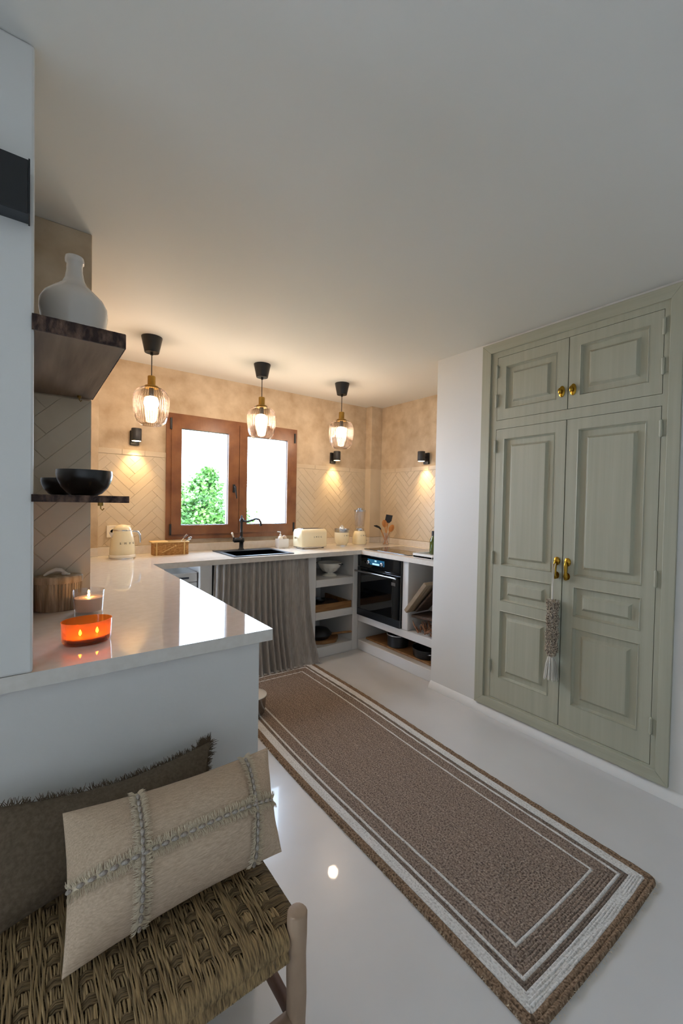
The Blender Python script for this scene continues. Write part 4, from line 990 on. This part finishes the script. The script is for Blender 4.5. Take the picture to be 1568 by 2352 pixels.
shell_me = MB().sph((0, 0, 0), .0046, .0088, .0040, 10, 6).mesh('cowrie_shell', 60); shell_me.materials.append(M['shell'])
rr = random.Random(21); rows = [('v', .285), ('v', .835), ('h', .46)]
for kind, c in rows:
    Ln_ = pf.lh*1.15 if kind == 'v' else pf.lw; n = int(Ln_/.0188); fb = MB(); strip = MB(); prev = None; sv = []; sf = []
    for i in range(n*2+1):
        f = (i+.0)/(n*2); f = .012+.976*f
        u, v = (c+.012*(f-.5), f) if kind == 'v' else (f, c+.02*math.sin(f*3))
        e = .004; p = pf.pt(u, v); q = pf.pt(u, min(1, v+e)) if kind == 'v' else pf.pt(min(1, u+e), v); r = pf.pt(min(1, u+e), v) if kind == 'v' else pf.pt(u, min(1, v+e))
        al = (q-p).normalized(); ac_ = (r-p); ac_ = (ac_-al*ac_.dot(al)).normalized(); nn = al.cross(ac_).normalized()
        if nn.dot(pf.n) < 0: nn = -nn
        if i % 2 == 0 and i < n*2:
            m_ = Matrix((ac_, al, nn)).transposed().to_4x4(); m_.translation = p+nn*.0045
            so_ = bpy.data.objects.new('cowrie_shell', shell_me); COL.objects.link(so_); so_.parent = cf; so_.matrix_parent_inverse = cf.matrix_world.inverted(); so_.matrix_basis = m_
        sv += [p+ac_*-.007+nn*.0012, p+nn*.0022, p+ac_*.007+nn*.0012]
        if i: b0 = (i-1)*3; sf += [(b0, b0+1, b0+4, b0+3), (b0+1, b0+2, b0+5, b0+4)]
        for k_ in range(9):
            for sg in (-1, 1):
                st = p+al*rr.uniform(-.005, .005)+ac_*sg*.004+nn*.002; en = st+ac_*sg*rr.uniform(.009, .017)+nn*rr.uniform(.001, .006)+al*rr.uniform(-.005, .005)
                fb.tube([st, (st+en)/2+nn*.002, en], [.0009, .0008, .0004], 3)
    CF(strip.add(sv, sf), 'trim_band', M['fringe'])
    o = CF(fb, 'fringe', M['fringe']); o['kind'] = 'stuff'
pr = Pil((-.085, 1.065, .466), (.405, 1.075, .472), (.432, 1.205, .648), (-.085, 1.205, .664), .045, .03)
cb = thing('cushion', 'dark brown linen cushion with frayed edge leaning on the white peninsula', 'cushion', (.15, 1.15, .46)); bpy.context.view_layer.update()
o = pr.mesh('cover', None).build('cover', M['cushd'], cb, smooth=80); o.matrix_parent_inverse = cb.matrix_world.inverted()
fb = MB(); rr = random.Random(31)
for i in range(900):
    e = rr.random(); 
    if e < .62: u, v, dr_ = rr.random(), 1, pr.uy
    else: u, v, dr_ = 1, rr.random(), pr.ux
    if e < .15: u = rr.uniform(.93, 1)
    p = pr.pt(u, v); l = rr.uniform(.004, .013)*(1.5 if u > .93 and v > .8 else 1); en = p+dr_*l+pr.ux*rr.uniform(-.008, .008)+pr.uy*rr.uniform(-.004, .006)+pr.n*rr.uniform(-.004, .004)
    fb.tube([p, (p+en)/2+pr.n*rr.uniform(-.002, .002), en], [.0011, .0009, .0004], 3)
o = fb.build('frayed_edge', M['fringed'], cb); o.matrix_parent_inverse = cb.matrix_world.inverted(); o['kind'] = 'stuff'

# ------------------------------------------------------------------ outdoors
struct(Bx(-12, 22, 4.2, 22, -3.3, -3.2).build('ground', M['ground']))
tr = thing('garden_tree', 'leafy green tree seen through the kitchen window', 'tree', (2.52, 8.2, -3.12))
MB().tube([(0, 0, 0), (.05, .1, 1.6), (-.05, 0, 3.2), (.02, .05, 4.3)], [.16, .13, .09, .04], 10).build('trunk', M['trunk'], tr, smooth=60)
rr = random.Random(17); lf = MB(); br = MB()
blobs = [(-.95, .1, 4.25, .42), (.3, .1, 3.9, .62), (.85, .1, 3.6, .45), (-.75, 0, 3.9, .62), (-.2, .1, 4.1, .72), (.25, -.1, 4.45, .52), (.28, .05, 4.80, .30), (1.0, 0, 4.0, .38), (-.5, -.2, 4.45, .34), (.5, .1, 3.75, .6), (-.1, -.3, 3.4, .9), (-.9, .1, 3.3, .6), (.75, .1, 3.35, .45), (.32, 0, 5.0, .16)]
for bx_, by_, bz_, rad in blobs:
    br.tube([(0, .05, 2.9), (bx_*.5, by_*.5, (2.9+bz_)/2), (bx_, by_, bz_)], [.05, .03, .01], 6)
    for i in range(int(2600*rad**1.7)+200):
        d = Vector((rr.gauss(0, 1), rr.gauss(0, 1), rr.gauss(0, 1))).normalized()*rad*rr.uniform(.35, 1.05)
        p = Vector((bx_, by_, bz_))+d
        ax = Vector((rr.gauss(0, 1), rr.gauss(0, 1), rr.gauss(0, .6))).normalized(); sd = ax.orthogonal().normalized(); sd = Matrix.Rotation(rr.uniform(0, 6.28), 3, ax) @ sd
        l = rr.uniform(.06, .11); w = l*.34; nn = ax.cross(sd)
        lf.add([p, p+ax*l*.5+sd*w-nn*w*.3, p+ax*l, p+ax*l*.5-sd*w-nn*w*.3, p+ax*l*.5], [(0, 1, 4), (1, 2, 4), (2, 3, 4), (3, 0, 4)])
br.build('branches', M['trunk'], tr, smooth=60)
o = lf.build('foliage', M['leafy'], tr); o['kind'] = 'stuff'
